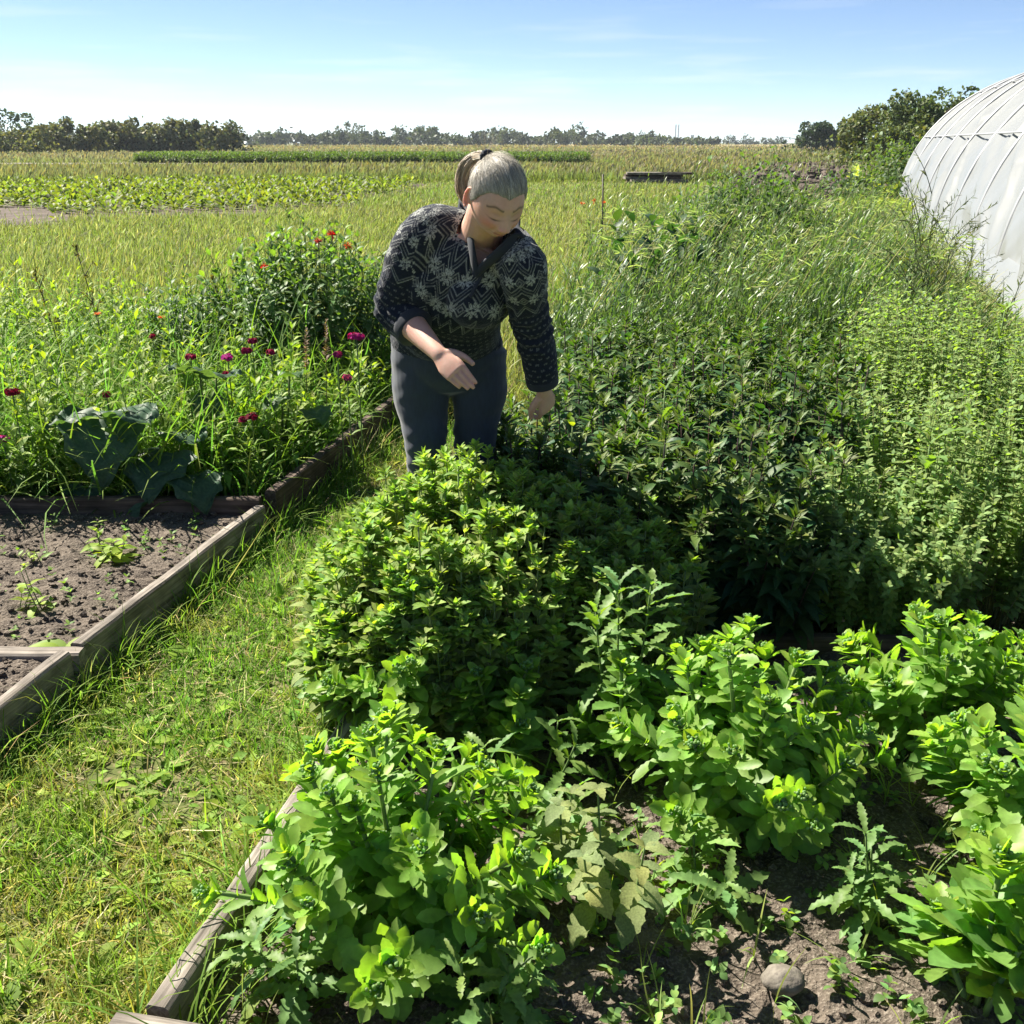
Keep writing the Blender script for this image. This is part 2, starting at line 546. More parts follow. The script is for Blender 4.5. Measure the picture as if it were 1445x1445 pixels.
def board(name, p0, p1, h, th, mat, label, seed, z0=-0.02, tilt=0.0):
    """A weathered plank on edge; its own x axis runs along it so the grain does too."""
    p0, p1 = np.array(p0, float), np.array(p1, float)
    L = np.linalg.norm(p1 - p0); ang = math.atan2(p1[1] - p0[1], p1[0] - p0[0])
    n = max(10, int(L / 0.03))
    xs = np.linspace(0, L, n)
    sec = []                                     # rounded section
    ch = 0.006
    for (a, b_) in ((-1, 0), (-1, 1), (1, 1), (1, 0)):
        y, z = a * th / 2, b_ * h
        if b_ == 1:
            sec += [(y, z - ch), (y - a * ch, z)] if a < 0 else [(y - a * ch, z), (y, z - ch)]
        else:
            sec.append((y, z))
    # extra points across the top and the faces for wear
    sec = [sec[0], (sec[0][0], h * 0.5), sec[1], sec[2], (0, h), sec[3], sec[4], (sec[4][0], h * 0.5), sec[5]]
    sec = np.array(sec)
    k = len(sec)
    V = np.zeros((n, k, 3)); V[..., 0] = xs[:, None]; V[..., 1:] = sec[None]
    q = V.reshape(-1, 3)
    w = fbm(q * np.array([2.5, 20, 20]), seed, 2)
    q[:, 1] += 0.004 * w + 0.006 * vnoise(np.stack([q[:, 0] * 1.1, q[:, 0] * 0, q[:, 0] * 0], 1), seed + 5)
    q[:, 2] += (0.004 * fbm(q * np.array([5, 8, 8]), seed + 1, 2) + 0.007 * vnoise(np.stack([q[:, 0] * 1.3, q[:, 0] * 0, q[:, 0] * 0], 1), seed + 2)) * (q[:, 2] > h * 0.3)
    q[:, 1] += tilt * q[:, 2]
    # ragged ends
    a = (np.arange(n - 1) * k)[:, None]; j = np.arange(k)[None]; j2 = (j + 1) % k
    Fq = np.stack([a + j, a + k + j, a + k + j2, a + j2], -1).reshape(-1, 4)
    tri_ = np.array([[0, i, i + 1] for i in range(1, k - 1)])
    b = Bag(); b.add(q, [Fq, tri_, tri_[:, ::-1] + (n - 1) * k])
    me = b.mesh(name, smooth=False); me['local'] = 1
    o = link(name, me, mat)
    o.location = (float(p0[0]), float(p0[1]), z0); o.rotation_euler = (0, 0, ang)
    return tag(o, label, 'board', 'planks edging the raised beds')


def P2(x, y): return np.array([x, y])


ed = 0.0225
board('bed_board', P2(xl(1.15) - ed, 1.15), P2(xl(2.60) - ed, 2.60), 0.162, 0.042, MAT['grey_wood'], 'grey plank running out at the left edge in front of the short cross plank', 3)
board('bed_board', P2(xl(2.655) - ed - 0.004, 2.655), P2(xl(3.86) - ed, 3.86), 0.160, 0.042, MAT['grey_wood'], 'long pale plank between the bare soil bed and the grass path', 5)
board('bed_board', P2(-2.75, 2.63), P2(xl(2.63) + 0.004, 2.63), 0.155, 0.055, MAT['grey_wood'], 'short pale cross plank butting the long plank at the left edge', 7)
board('bed_board', P2(-3.4, 3.90), P2(xl(3.88) - 0.03, 3.885), 0.185, 0.045, MAT['red_wood'], 'dark reddish plank behind the bare soil under the big drooping leaves', 9)
board('bed_board', P2(xl(3.93) - ed + 0.0, 3.93), P2(xl(5.55) - ed, 5.55), 0.195, 0.045, MAT['red_wood'], 'dark tall plank along the flower bed beside the bending woman', 11, tilt=-0.05)
board('bed_board', P2(xr(1.345) + ed, 1.345), P2(xr(2.70) + ed, 2.70), 0.145, 0.042, MAT['grey_wood'], 'cracked grey plank along the near end of the grass path under fleshy leaves', 13)
board('bed_board', P2(-0.665, 1.325), P2(1.6, 0.862), 0.15, 0.045, MAT['grey_wood'], 'grey plank crossing the very bottom of the picture', 15)
board('bed_board', P2(xr(2.74) + 0.05, 2.75), P2(2.4, 2.75), 0.135, 0.04, MAT['red_wood'], 'dark cross plank in shade between the fleshy plants and the mint', 17)

SOILZ_L, SOILZ_R = 0.098, 0.055
soil_bed('soil', [(xl(1.2) - 1.6, 1.2), (xl(1.2) - 0.05, 1.2), (xl(2.6) - 0.05, 2.6), (-2.8, 2.6)], SOILZ_L, seed=3)
soil_bed('soil', [(-2.9, 2.665), (xl(2.665) - 0.05, 2.665), (xl(3.86) - 0.05, 3.86), (-3.3, 3.87)], SOILZ_L, seed=5)
soil_bed('soil', [(xr(1.34) + 0.05, 1.335), (1.75, 0.86), (2.1, 2.73), (xr(2.73) + 0.05, 2.73)], SOILZ_R, amp=0.03, seed=8)
sheet('soil', [(xr(2.8) + 0.05, 2.775), (3.4, 2.775), (3.6, 5.6), (xr(5.6) + 0.1, 5.6)], 0.03, MAT['soil'])
sheet('soil', [(-3.6, 3.93), (xl(3.93) - 0.05, 3.93), (xl(7.2) - 0.05, 7.2), (-3.6, 7.2)], 0.08, MAT['soil'])


soil_bed('ploughed_soil', [(3.6, 20), (7.2, 20), (27, 78), (17.2, 78)], 0.10, step=0.16, amp=0.20, seed=21, mat='field_soil', crumbs=16, f=0.9, rr=14.0)


def soil_z(x, y):
    return SOILZ_L if x < -0.8 else SOILZ_R

# ------------------------------------------------------------------ polytunnel
TA = math.radians(16.0)
tdir = np.array([math.sin(TA), math.cos(TA), 0]); tper = np.array([math.cos(TA), -math.sin(TA), 0])
T0 = np.array([4.55, 9.1, 0]) - tdir * 2.6
TL, TW, TH, NHOOP = 20.6, 7.6, 3.15, 10
tun = empty('polytunnel', T0 + tper * TW / 2 + tdir * TL / 2, 'long white plastic polytunnel with ribs and creased film', 'polytunnel')


def hoop_pt(s, v, r=0.0):
    """s along the tunnel, v 0..1 over the arch."""
    a = math.pi * (1 - np.asarray(v, float))
    ca, sa = np.cos(a), np.sin(a)
    x = np.sign(ca) * np.abs(ca) ** 0.97 * (TW / 2 + r) + TW / 2
    z = sa ** 0.92 * (TH + r)
    s = np.asarray(s, float)
    return T0 + s[..., None] * tdir + x[..., None] * tper + z[..., None] * np.array([0, 0, 1.0])


hs_ = np.linspace(0, TL, NHOOP)
ns, nv = 720, 220
S_, V_ = np.meshgrid(np.linspace(0, TL, ns), np.linspace(0, 1, nv), indexing='ij')
ph_ = (S_ / (TL / (NHOOP - 1))) % 1.0
sag = -0.16 * np.sin(math.pi * ph_) ** 0.8 * np.clip(np.sin(math.pi * V_) * 1.6, 0, 1)
Q = np.stack([S_.ravel(), V_.ravel() * 8, 0 * S_.ravel()], 1)
arc = Q[:, 1] * 1.15
slant = 0.5 * np.sin(S_.ravel() / (TL / (NHOOP - 1)) * 2 * math.pi + 1.0)
wr_ = 0.060 * fbm(np.stack([Q[:, 0] * 0.75, arc * 2.6 + Q[:, 0] * 0.9 + slant, 0 * arc], 1), 4, 3)
wr2 = 0.070 * (1 - np.abs(fbm(np.stack([Q[:, 0] * 0.5 + arc * 0.35, arc * 1.5 - Q[:, 0] * 1.0, 0 * arc], 1), 14, 2)) * 3.2).clip(0)
off_ = sag + (wr_ + wr2).reshape(S_.shape) * (0.12 + np.sin(math.pi * ph_))
cov = hoop_pt(S_, V_, 0) + 0
nrmv = hoop_pt(S_, V_, 0.05) - cov
nrmv = nrm(nrmv)
cov = cov + nrmv * (0.03 + off_)[..., None]
cov[..., 2] = np.maximum(cov[..., 2], 0.005)
a = (np.arange(ns - 1) * nv)[:, None] + np.arange(nv - 1)[None]
Fq = np.stack([a, a + 1, a + nv + 1, a + nv], -1).reshape(-1, 4)
m, nt, bs, out = new_mat('white_film')
bs.inputs['Base Color'].default_value = (0.32, 0.335, 0.34, 1); bs.inputs['Roughness'].default_value = 0.32
bs.inputs['Specular IOR Level'].default_value = 0.8
tr = nt.nodes.new('ShaderNodeBsdfTranslucent'); tr.inputs['Color'].default_value = (0.36, 0.375, 0.375, 1)
mx = nt.nodes.new('ShaderNodeMixShader'); mx.inputs[0].default_value = 0.36
nt.links.new(bs.outputs[0], mx.inputs[1]); nt.links.new(tr.outputs[0], mx.inputs[2]); nt.links.new(mx.outputs[0], out.inputs['Surface'])
MAT['film'] = m
b = Bag(); b.add(cov.reshape(-1, 3), Fq); cover = b.build('cover', MAT['film'], tun)
m, nt, bs, out = new_mat('galvanised_tube'); bs.inputs['Base Color'].default_value = (0.30, 0.31, 0.33, 1); bs.inputs['Roughness'].default_value = 0.6; bs.inputs['Metallic'].default_value = 0.4
MAT['tube'] = m
for s in hs_:
    b = Bag(); b.add(*tubes(hoop_pt(np.full(60, s), np.linspace(0, 1, 60), 0.022), 0.032, 8)); b.build('hoop', MAT['tube'], tun)
for v in (0.16, 0.30, 0.5, 0.70, 0.84):
    b = Bag(); b.add(*tubes(hoop_pt(np.linspace(0, TL, 60), np.full(60, v), 0.022 if v < 0.4 else -0.05), 0.014, 6)); b.build('batten', MAT['tube'], tun)
for s in (0.0, TL):                          # end walls of the same film, a frame and a doorway
    vv = np.linspace(0, 1, 60)
    rim = hoop_pt(np.full(60, s), vv, 0.0)
    low = rim.copy(); low[:, 2] = 0.0
    k = np.linspace(0, 1, 14)[None, :, None]
    W_ = low[:, None] * (1 - k) + rim[:, None] * k
    W_ = W_ + tdir * (0.03 * fbm((W_.reshape(-1, 3) * 2.0), 3, 2)).reshape(60, 14, 1)
    keepc = np.abs(((W_ - T0) @ tper) - TW / 2) > 1.0
    a = (np.arange(59) * 14)[:, None] + np.arange(13)[None]
    Fq = np.stack([a, a + 1, a + 15, a + 14], -1).reshape(-1, 4)
    b = Bag(); b.add(W_.reshape(-1, 3), Fq[keepc.reshape(-1)[Fq].all(1)]); b.build('end_wall', MAT['film'], tun)
# loose skirt of film along the foot
sk = []
ss = np.linspace(0, TL, 300)
for k, (o_, z_) in enumerate(((0.0, 0.42), (-0.10, 0.24), (-0.20, 0.05), (-0.34, 0.04), (-0.55, 0.012))):
    q = np.stack([ss, np.full(300, k * 3.0), np.zeros(300)], 1)
    p = T0 + ss[:, None] * tdir + tper * (o_ + 0.05 * fbm(q * 2.4, 7, 3) * (k > 0))[:, None]
    p[:, 2] = z_ + 0.05 * np.abs(fbm(q * 3.1, 9, 3)) * (k > 0)
    sk.append(p)
sk = np.stack(sk, 1)
a = (np.arange(299) * 5)[:, None] + np.arange(4)[None]
b = Bag(); b.add(sk.reshape(-1, 3), np.stack([a, a + 5, a + 6, a + 1], -1).reshape(-1, 4)); b.build('film_skirt', MAT['film'], tun)

# ------------------------------------------------------------------ trees
MAT['crown'] = leaf_mat('tree_leaf', 0.6, 0.3, (1.2, 1.2, 0.4), 0.3)
MAT['bark'] = noise_mat('bark', (0.05, 0.04, 0.03), (0.12, 0.1, 0.08), 6, bump=0.5)


def crown_pts(c, rx, ry, rz, nb, n, seed, rag=0.25):
    r = np.random.default_rng(seed)
    bc = nrm(r.normal(size=(nb, 3))) * r.uniform(0.25, 0.85, (nb, 1)) ** 0.7
    bc = bc * np.array([rx, ry, rz]) + np.array(c)
    br = r.uniform(0.22, 0.48, nb) * min(rx, rz)
    k = r.integers(0, nb, n)
    d = nrm(r.normal(size=(n, 3)))
    rad = br[k] * r.uniform(0.45, 1.0, n) ** 0.5 * np.where(r.random(n) < 0.12, 1 + rag, 1)
    p = bc[k] + d * rad[:, None]
    return p, d, r


def tree(name, base, H, R, col, label, group, seed, n=1500, leaf=0.3, z0=0.12, nb=16, RY=None, cat='tree', stems=1):
    r = np.random.default_rng(seed + 99)
    t = empty(name, base, label, cat, group)
    base = np.array(base, float)
    cz = H * (1 + z0) / 2
    p, d, rr = crown_pts(base + np.array([0, 0, cz]), R, RY or R, H * (1 - z0) / 2 * 0.95, nb, n, seed)
    if z0 < 0.1:                                # skirts of foliage down to the ground
        lo = rr.random(n) < 0.22
        p[lo] = base + np.stack([rr.normal(0, 0.55 * R, lo.sum()), rr.normal(0, 0.4 * R, lo.sum()), np.abs(rr.normal(0, 0.22 * H, lo.sum()))], 1)
    p[:, 2] = np.maximum(p[:, 2], base[2] + 0.15)
    D = nrm(rr.normal(size=(n, 3)) + d * 0.5)
    U = nrm(rr.normal(size=(n, 3)) + np.array([0, 0, 0.8]))
    sz = leaf * rr.uniform(0.5, 1.35, n)
    b = Bag(); b.add(*ribbons(p - D * sz[:, None] / 2, D, U, sz, sz * 0.62, [0.1, 0.95, 0.85, 0.05], 0.5, 0.2, jitter(col, n, 0.22, 0.12)))
    b.build('crown', MAT['crown'], t)
    tb = Bag()
    for k in range(stems):
        o_ = np.array([r.normal(0, R * 0.12) if stems > 1 else 0, 0, 0])
        top = base + o_ + np.array([r.normal(0, R * 0.15), r.normal(0, R * 0.1), H * 0.62])
        tr_ = np.array([base + o_ + (top - base - o_) * q + np.array([math.sin(q * 4 + seed) * 0.06 * R, 0, 0]) for q in np.linspace(0, 1, 7)])
        tb.add(*tubes(tr_, np.linspace(0.035 * H, 0.008 * H, 7), 6))
        for q in range(5):
            s_ = tr_[2 + q % 4]
            e = s_ + np.array([r.normal(0, R * 0.5), r.normal(0, R * 0.4), H * r.uniform(0.1, 0.3)])
            tb.add(*tubes(np.array([s_ * (1 - f) + e * f + np.array([0, 0, 0.05 * H * math.sin(f * 3)]) for f in np.linspace(0, 1, 5)]), np.linspace(0.014 * H, 0.004 * H, 5), 5))
    tb.build('trunk', MAT['bark'], t)
    return t


def far(px, d): return np.array([(px - 722.5) / F_PX * (d * math.cos(PITCH) + CAM_H * math.sin(PITCH)), d, 0.0])


# the hedgerow at the left: px of each crown's middle, top py, half width in px, distance
hedge = [(18, 158, 42, 150, (0.056, 0.094, 0.056), 'dark conifer-like tree rising highest at the left end of the hedgerow'),
         (22, 178, 45, 120, (0.142, 0.179, 0.085), 'pale olive bush low at the left edge in front of the darkest tree'),
         (66, 171, 34, 128, (0.113, 0.142, 0.079), 'second bush from the left edge of the hedgerow'),
         (108, 166, 34, 132, (0.094, 0.121, 0.068), 'broad dark tree third in the hedgerow from the left edge'),
         (152, 170, 30, 132, (0.117, 0.147, 0.068), 'yellowish green tree in the middle of the hedgerow'),
         (180, 164, 26, 134, (0.091, 0.117, 0.068), 'thin topped tree just right of the yellowish green tree'),
         (212, 171, 26, 134, (0.101, 0.133, 0.079), 'round low tree right of the thin topped tree'),
         (240, 172, 20, 134, (0.113, 0.139, 0.079), 'small loose tree with sky showing through its top'),
         (264, 172, 20, 134, (0.101, 0.129, 0.075), 'small tree between two gaps of sky near the hedgerow end'),
         (288, 170, 18, 134, (0.094, 0.125, 0.075), 'narrow tree next to the last round tree of the hedgerow'),
         (322, 167, 30, 130, (0.087, 0.113, 0.068), 'round dark tree standing last at the right end of the hedgerow')]
for k, (px, py, hw, d, col, lab) in enumerate(hedge):
    H = CAM_H + (202 - py) / F_PX * d * 0.93
    tree('hedgerow_tree', far(px, d), H, hw / F_PX * d * 1.06, col, lab, 'trees of the left hedgerow', 40 + k, n=2600, leaf=0.42, z0=0.02, nb=20, stems=2)
# behind the tunnel
rt = [(1225, 158, 46, 66, (0.099, 0.140, 0.062), 'olive green shrubby tree nearest the dark wood on the right', 8000),
      (1296, 131, 62, 62, (0.073, 0.118, 0.049), 'tallest bushy tree standing behind the polytunnel', 11000),
      (1272, 175, 44, 58, (0.089, 0.133, 0.055), 'low bush in front of the tallest tree by the polytunnel', 6000),
      (1362, 130, 40, 64, (0.065, 0.100, 0.049), 'sparse thin branched tree partly hidden by the polytunnel', 2600)]
for k, (px, py, hw, d, col, lab, n) in enumerate(rt):
    H = CAM_H + (201 - py) / F_PX * d * 1.06
    tree('bushy_tree', far(px, d), H, hw / F_PX * d * 1.06, col, lab, 'trees behind the polytunnel', 70 + k, n=n, leaf=0.24, z0=0.0, nb=26, stems=3)
tree('dark_copse', far(1160, 160), CAM_H + 24 / F_PX * 170, 42 / F_PX * 170, (0.031, 0.062, 0.036), 'low dark copse left of the olive green trees', None, 91, n=5000, leaf=0.5, z0=0.0, nb=40, cat='copse', stems=4, RY=3)

# far treeline: one mass of woods along the horizon
b = Bag()
r5 = np.random.default_rng(5)
for px in np.arange(-150, 1010, 7.0):
    d = 430 + r5.uniform(-30, 60)
    top = 189 + 4 * math.sin(px * 0.06) + r5.normal(0, 3.2)
    if 560 < px < 600: top -= 5
    if px > 820: top += 3 + (px - 820) * 0.02
    if 340 < px < 380: top += 4
    H = max(3.0, CAM_H + (201 - top) / F_PX * d * 1.06)
    Rr = r5.uniform(3.0, 5.5)
    p, dd, rr = crown_pts(far(px, d) + np.array([0, 0, H * 0.5]), Rr, Rr, H * 0.52, 9, 230, int(px * 3 + 900))
    p[:, 2] = np.maximum(p[:, 2], 0.2)
    D = nrm(rr.normal(size=p.shape)); U = nrm(rr.normal(size=p.shape) + np.array([0, 0, 0.8]))
    sz = rr.uniform(0.7, 1.7, len(p))
    b.add(*ribbons(p, D, U, sz, sz * 0.7, [0.2, 1, 0.2], 0.3, 0, jitter(np.array([0.05, 0.075, 0.05]) * math.exp(r5.normal(0, 0.22)), len(p), 0.2, 0.08)))
for px in np.concatenate([np.arange(1005, 1110, 9.0), [1030, 1052, 1080, 1100]]):
    d = 640
    top = 197 + r5.normal(0, 1.5) - (5 if px in (1030, 1052, 1100) else 0)
    H = max(1.2, CAM_H + (201 - top) / F_PX * d * 1.06)
    p, dd, rr = crown_pts(far(px, d) + np.array([0, 0, H * 0.5]), 3.0, 3.0, H * 0.5, 6, 110, int(px * 7))
    p[:, 2] = np.maximum(p[:, 2], 0.2)
    D = nrm(rr.normal(size=p.shape)); U = nrm(rr.normal(size=p.shape) + np.array([0, 0, 0.8]))
    sz = rr.uniform(0.6, 1.5, len(p))
    b.add(*ribbons(p, D, U, sz, sz * 0.6, [0.2, 1, 0.2], 0.3, 0, jitter((0.055, 0.08, 0.055), len(p), 0.2, 0.08)))
tag(b.build('far_treeline', MAT['crown']), 'long blue green treeline along the horizon', 'treeline', kind='stuff')

# two slim chimneys and a pale works building far off, a white roof, a bird, row covers, a stack of boards
m, nt, bs, out = new_mat('pale_concrete'); bs.inputs['Base Color'].default_value = (0.36, 0.40, 0.46, 1); bs.inputs['Roughness'].default_value = 0.8
MAT['concrete'] = m
for px, lab in ((952.5, 'left one of two slim chimneys on the horizon'), (956.5, 'right one of two slim chimneys on the horizon')):
    b = Bag(); c = far(px, 1500)
    b.add(*tubes(np.array([c + np.array([0, 0, z]) for z in (0, 12, 24, 24.5)]), np.array([1.1, 0.95, 0.85, 0.85]), 12))
    b.add(*tubes(np.array([c + np.array([0, 0, z]) for z in (22.4, 23.4)]), np.array([1.05, 1.05]), 12))
    rebase(tag(b.build('chimney', MAT['concrete']), lab, 'chimney', 'pair of far chimneys'))
t = empty('works_building', far(971, 1500), 'pale blue works building beside the far chimneys', 'building')
c = far(971, 1500)
for nm, q, hh in (('hall', (-4, 0, 3.5), (6, 6, 3.5)), ('tower_block', (4.5, 0, 5.5), (2.4, 5, 5.5)), ('annexe', (12, 0, 2), (5, 5, 2))):
    b = Bag(); b.add(*box(c + np.array(q), hh)); b.build(nm, MAT['concrete'], t, smooth=False)
m, nt, bs, out = new_mat('white_sheet_metal'); bs.inputs['Base Color'].default_value = (0.75, 0.78, 0.8, 1); bs.inputs['Roughness'].default_value = 0.4
MAT['white_roof'] = m
c = far(338, 380); t = empty('farm_shed', c, 'low farm shed with a white roof before the far treeline', 'shed')
b = Bag(); b.add(*box(c + np.array([0, 0, 0.55]), (2.5, 2.0, 0.55))); b.build('wall', MAT['concrete'], t, smooth=False)
b = Bag(); V = c + np.array([[-2.7, -2.2, 1.11], [2.7, -2.2, 1.11], [2.7, 0, 1.75], [-2.7, 0, 1.75], [-2.7, 2.2, 1.11], [2.7, 2.2, 1.11], [-2.7, -2.2, 1.05], [2.7, -2.2, 1.05], [2.7, 2.2, 1.05], [-2.7, 2.2, 1.05]])
b.add(V, [np.array([[0, 1, 2, 3], [3, 2, 5, 4], [6, 7, 1, 0], [9, 8, 7, 6], [4, 5, 8, 9]]), np.array([[0, 3, 4], [1, 5, 2], [0, 4, 9], [0, 9, 6], [1, 7, 8], [1, 8, 5]])]); b.build('roof', MAT['white_roof'], t, smooth=False)
c = at(411, 180, d=60)
b = Bag(); b.add(*ball(c, (0.10, 0.032, 0.03)));
for s in (-1, 1): b.add(*ribbons([c + np.array([0.02, 0, 0.01])], [[-0.25, s * 1.0, 0.35]], [[0, 0, 1]], 0.26, 0.10, [0.8, 1, 0.6, 0.1], 0.5, 0, (0.03, 0.03, 0.03)))
b.add(*ribbons([c + np.array([-0.08, 0, 0])], [[-1, 0, 0.1]], [[0, 0, 1]], 0.08, 0.05, [0.5, 0.8, 1.0], 0, 0, (0.03, 0.03, 0.03)))
bird = b.build('bird', vcol_mat('feather', 0.8)); rebase(bird)
tag(bird, 'tiny dark bird flying over the horizon', 'bird')
# white row covers over the vegetable rows
for k, (px, py, L) in enumerate(((1213, 229, 3.6), (1226, 231, 3.2))):
    c = at(px, py + 3, z=0); b = Bag()
    u = np.linspace(-L / 2, L / 2, 40); v = np.linspace(0, math.pi, 9)
    U_, W2 = np.meshgrid(u, v, indexing='ij')
    q = np.stack([U_, -0.5 * np.cos(W2), np.sin(W2) * (0.32 + 0.05 * np.sin(U_ * 5.0))], -1) + c
    a = (np.arange(39) * 9)[:, None] + np.arange(8)[None]
    b.add(q.reshape(-1, 3), np.stack([a, a + 9, a + 10, a + 1], -1).reshape(-1, 4))
    tag(rebase(b.build('row_cover', MAT['film'])), ('left low white row cover over vegetables far behind the tall herbs', 'right low white row cover nearer the polytunnel trees')[k], 'row cover', 'white row covers')
# the dark stack of boards in the meadow
c = at(925, 259, z=0)
t = empty('board_pile', c, 'low dark pile of old boards lying in the meadow', 'board pile')
for k in range(13):
    b = Bag()
    an = rng.normal(0, 0.05)
    ax = np.array([[math.cos(an), math.sin(an), 0], [-math.sin(an), math.cos(an), 0], [0, 0, 1]])
    b.add(*box(c + np.array([rng.normal(0, 0.15) + (0.5 if k > 7 else 0), rng.normal(0, 0.2), 0.04 + 0.085 * (k % 5)]), (1.1 if k < 8 else 0.6, 0.4, 0.040), ax))
    b.build('plank', MAT['grey_wood'] if k % 3 else MAT['red_wood'], t, smooth=False)

# the air
m = bpy.data.materials.new('air'); m.use_nodes = True
nt = m.node_tree; nt.nodes.remove(nt.nodes['Principled BSDF'])
pv = nt.nodes.new('ShaderNodeVolumePrincipled'); pv.inputs['Density'].default_value = 0.00020; pv.inputs['Color'].default_value = (0.80, 0.90, 1.0, 1); pv.inputs['Anisotropy'].default_value = 0.2
nt.links.new(pv.outputs[0], nt.nodes['Material Output'].inputs['Volume'])
b = Bag(); b.add(*box((0, 1450, 13), (2700, 1850, 14.2)))
hz = b.build('haze', m, smooth=False); hz['kind'] = 'stuff'; hz['label'] = 'thin pale haze over the far fields'; hz['category'] = 'haze'
# ------------------------------------------------------------------ the woman
def loft(centres, W, A, B, sides=28, n=None, cap=True):
    """Closed tube of elliptic sections: half widths A along W (made square to the path) and B across."""
    c = np.asarray(centres, float)
    K = len(c)
    if n:
        t = np.linspace(0, K - 1, n)
        def rs(v):
            v = np.asarray(v, float)
            v = np.broadcast_to(v, (K,) + v.shape[1:]) if v.ndim else np.full(K, float(v))
            i = np.clip(np.floor(t).astype(int), 0, K - 2); f = (t - i)
            im, ip = np.maximum(i - 1, 0), np.minimum(i + 2, K - 1)
            if v.ndim == 2: f = f[:, None]
            p0, p1, p2, p3 = v[im], v[i], v[i + 1], v[ip]
            return 0.5 * (2 * p1 + (p2 - p0) * f + (2 * p0 - 5 * p1 + 4 * p2 - p3) * f ** 2 + (3 * p1 - p0 - 3 * p2 + p3) * f ** 3)
        Wv = np.asarray(W, float)
        if Wv.ndim == 1: Wv = np.broadcast_to(Wv, (K, 3))
        c, W, A, B = rs(c), rs(Wv), rs(np.asarray(A)), rs(np.asarray(B))
        K = n
    W = np.broadcast_to(np.asarray(W, float), (K, 3))
    A = np.broadcast_to(np.asarray(A, float), (K,)); B = np.broadcast_to(np.asarray(B, float), (K,))
    T = nrm(np.gradient(c, axis=0))
    Wn = nrm(W - T * np.sum(W * T, 1, keepdims=True))
    Bn = np.cross(T, Wn)
    an = np.arange(sides) / sides * 2 * math.pi
    V = c[:, None] + A[:, None, None] * Wn[:, None] * np.cos(an)[None, :, None] + B[:, None, None] * Bn[:, None] * np.sin(an)[None, :, None]
    # rounded caps
    V = V.reshape(-1, 3)
    a = (np.arange(K - 1) * sides)[:, None]; j = np.arange(sides)[None]; j2 = (j + 1) % sides
    Fq = np.stack([a + j, a + j2, a + sides + j2, a + sides + j], -1).reshape(-1, 4)
    e0, e1 = len(V), len(V) + 1
    V = np.concatenate([V, c[:1] - T[:1] * min(A[0], B[0]) * 0.35, c[-1:] + T[-1:] * min(A[-1], B[-1]) * 0.35])
    j = np.arange(sides); j2 = (j + 1) % sides
    l = (K - 1) * sides
    F3 = np.concatenate([np.stack([np.full(sides, e0), j2, j], 1), np.stack([np.full(sides, e1), l + j, l + j2], 1)])
    return V, [Fq, F3]


def verts_of(me):
    a = np.empty(len(me.vertices) * 3, np.float32)
    me.vertices.foreach_get('co', a)
    return a.reshape(-1, 3).astype(float)


def remesh(bag, voxel, smooth=3, lam=0.5):
    """Grow one continuous skin over the pieces in a bag; returns vertices and quads."""
    me = bag.mesh('tmp')
    o = bpy.data.objects.new('tmp', me); COL.objects.link(o)
    md = o.modifiers.new('r', 'REMESH'); md.mode = 'VOXEL'; md.voxel_size = voxel; md.adaptivity = 0
    dg = bpy.context.evaluated_depsgraph_get(); dg.update()
    ev = o.evaluated_get(dg); m2 = ev.to_mesh()
    V = verts_of(m2)
    lt = np.empty(len(m2.polygons), np.int32); m2.polygons.foreach_get('loop_total', lt)
    li = np.empty(len(m2.loops), np.int32); m2.loops.foreach_get('vertex_index', li)
    ls = np.empty(len(m2.polygons), np.int32); m2.polygons.foreach_get('loop_start', ls)
    q = lt == 4
    Fq = li[ls[q][:, None] + np.arange(4)[None]]
    ev.to_mesh_clear()
    bpy.data.objects.remove(o); bpy.data.meshes.remove(me)
    E = np.concatenate([Fq[:, [0, 1]], Fq[:, [1, 2]], Fq[:, [2, 3]], Fq[:, [3, 0]]])
    deg = np.bincount(E.ravel(), minlength=len(V))[:, None]
    for k in range(smooth):
        s = np.stack([np.bincount(E[:, 0], V[E[:, 1], i], len(V)) + np.bincount(E[:, 1], V[E[:, 0], i], len(V)) for i in range(3)], 1)
        V = V + lam * (s / np.maximum(deg, 1) - V)
    return V, Fq


def vnormals(V, Fq):
    n = np.cross(V[Fq[:, 2]] - V[Fq[:, 0]], V[Fq[:, 3]] - V[Fq[:, 1]])
    out = np.stack([sum(np.bincount(Fq[:, k], n[:, i], len(V)) for k in range(4)) for i in range(3)], 1)
    return nrm(out)


def J(px, py, d): return at(px, py, d=d)

pelvis = J(631, 492, 3.10); waist = J(632, 462, 3.05); ribs = J(640, 420, 2.95); chest = J(660, 372, 2.86); neck0 = J(678, 332, 2.85)
hipR, hipL = J(590, 505, 3.10), J(678, 505, 3.12)
kneeR, kneeL = J(603, 640, 3.05), J(670, 628, 3.10)
ankR = np.array([kneeR[0] + 0.02, 3.14, 0.09]); ankL = np.array([kneeL[0] + 0.03, 3.2, 0.09])
shR, shL = J(600, 335, 2.86), J(734, 375, 2.74)
elR, elL = J(560, 436, 2.90), J(752, 462, 2.86)
wrR, wrL = J(617, 497, 2.72), J(766, 548, 2.92)
TIL = nrm(shL - shR)                        # across the shoulders
HIPW = nrm(np.array([1.0, 0.06, 0.0]))

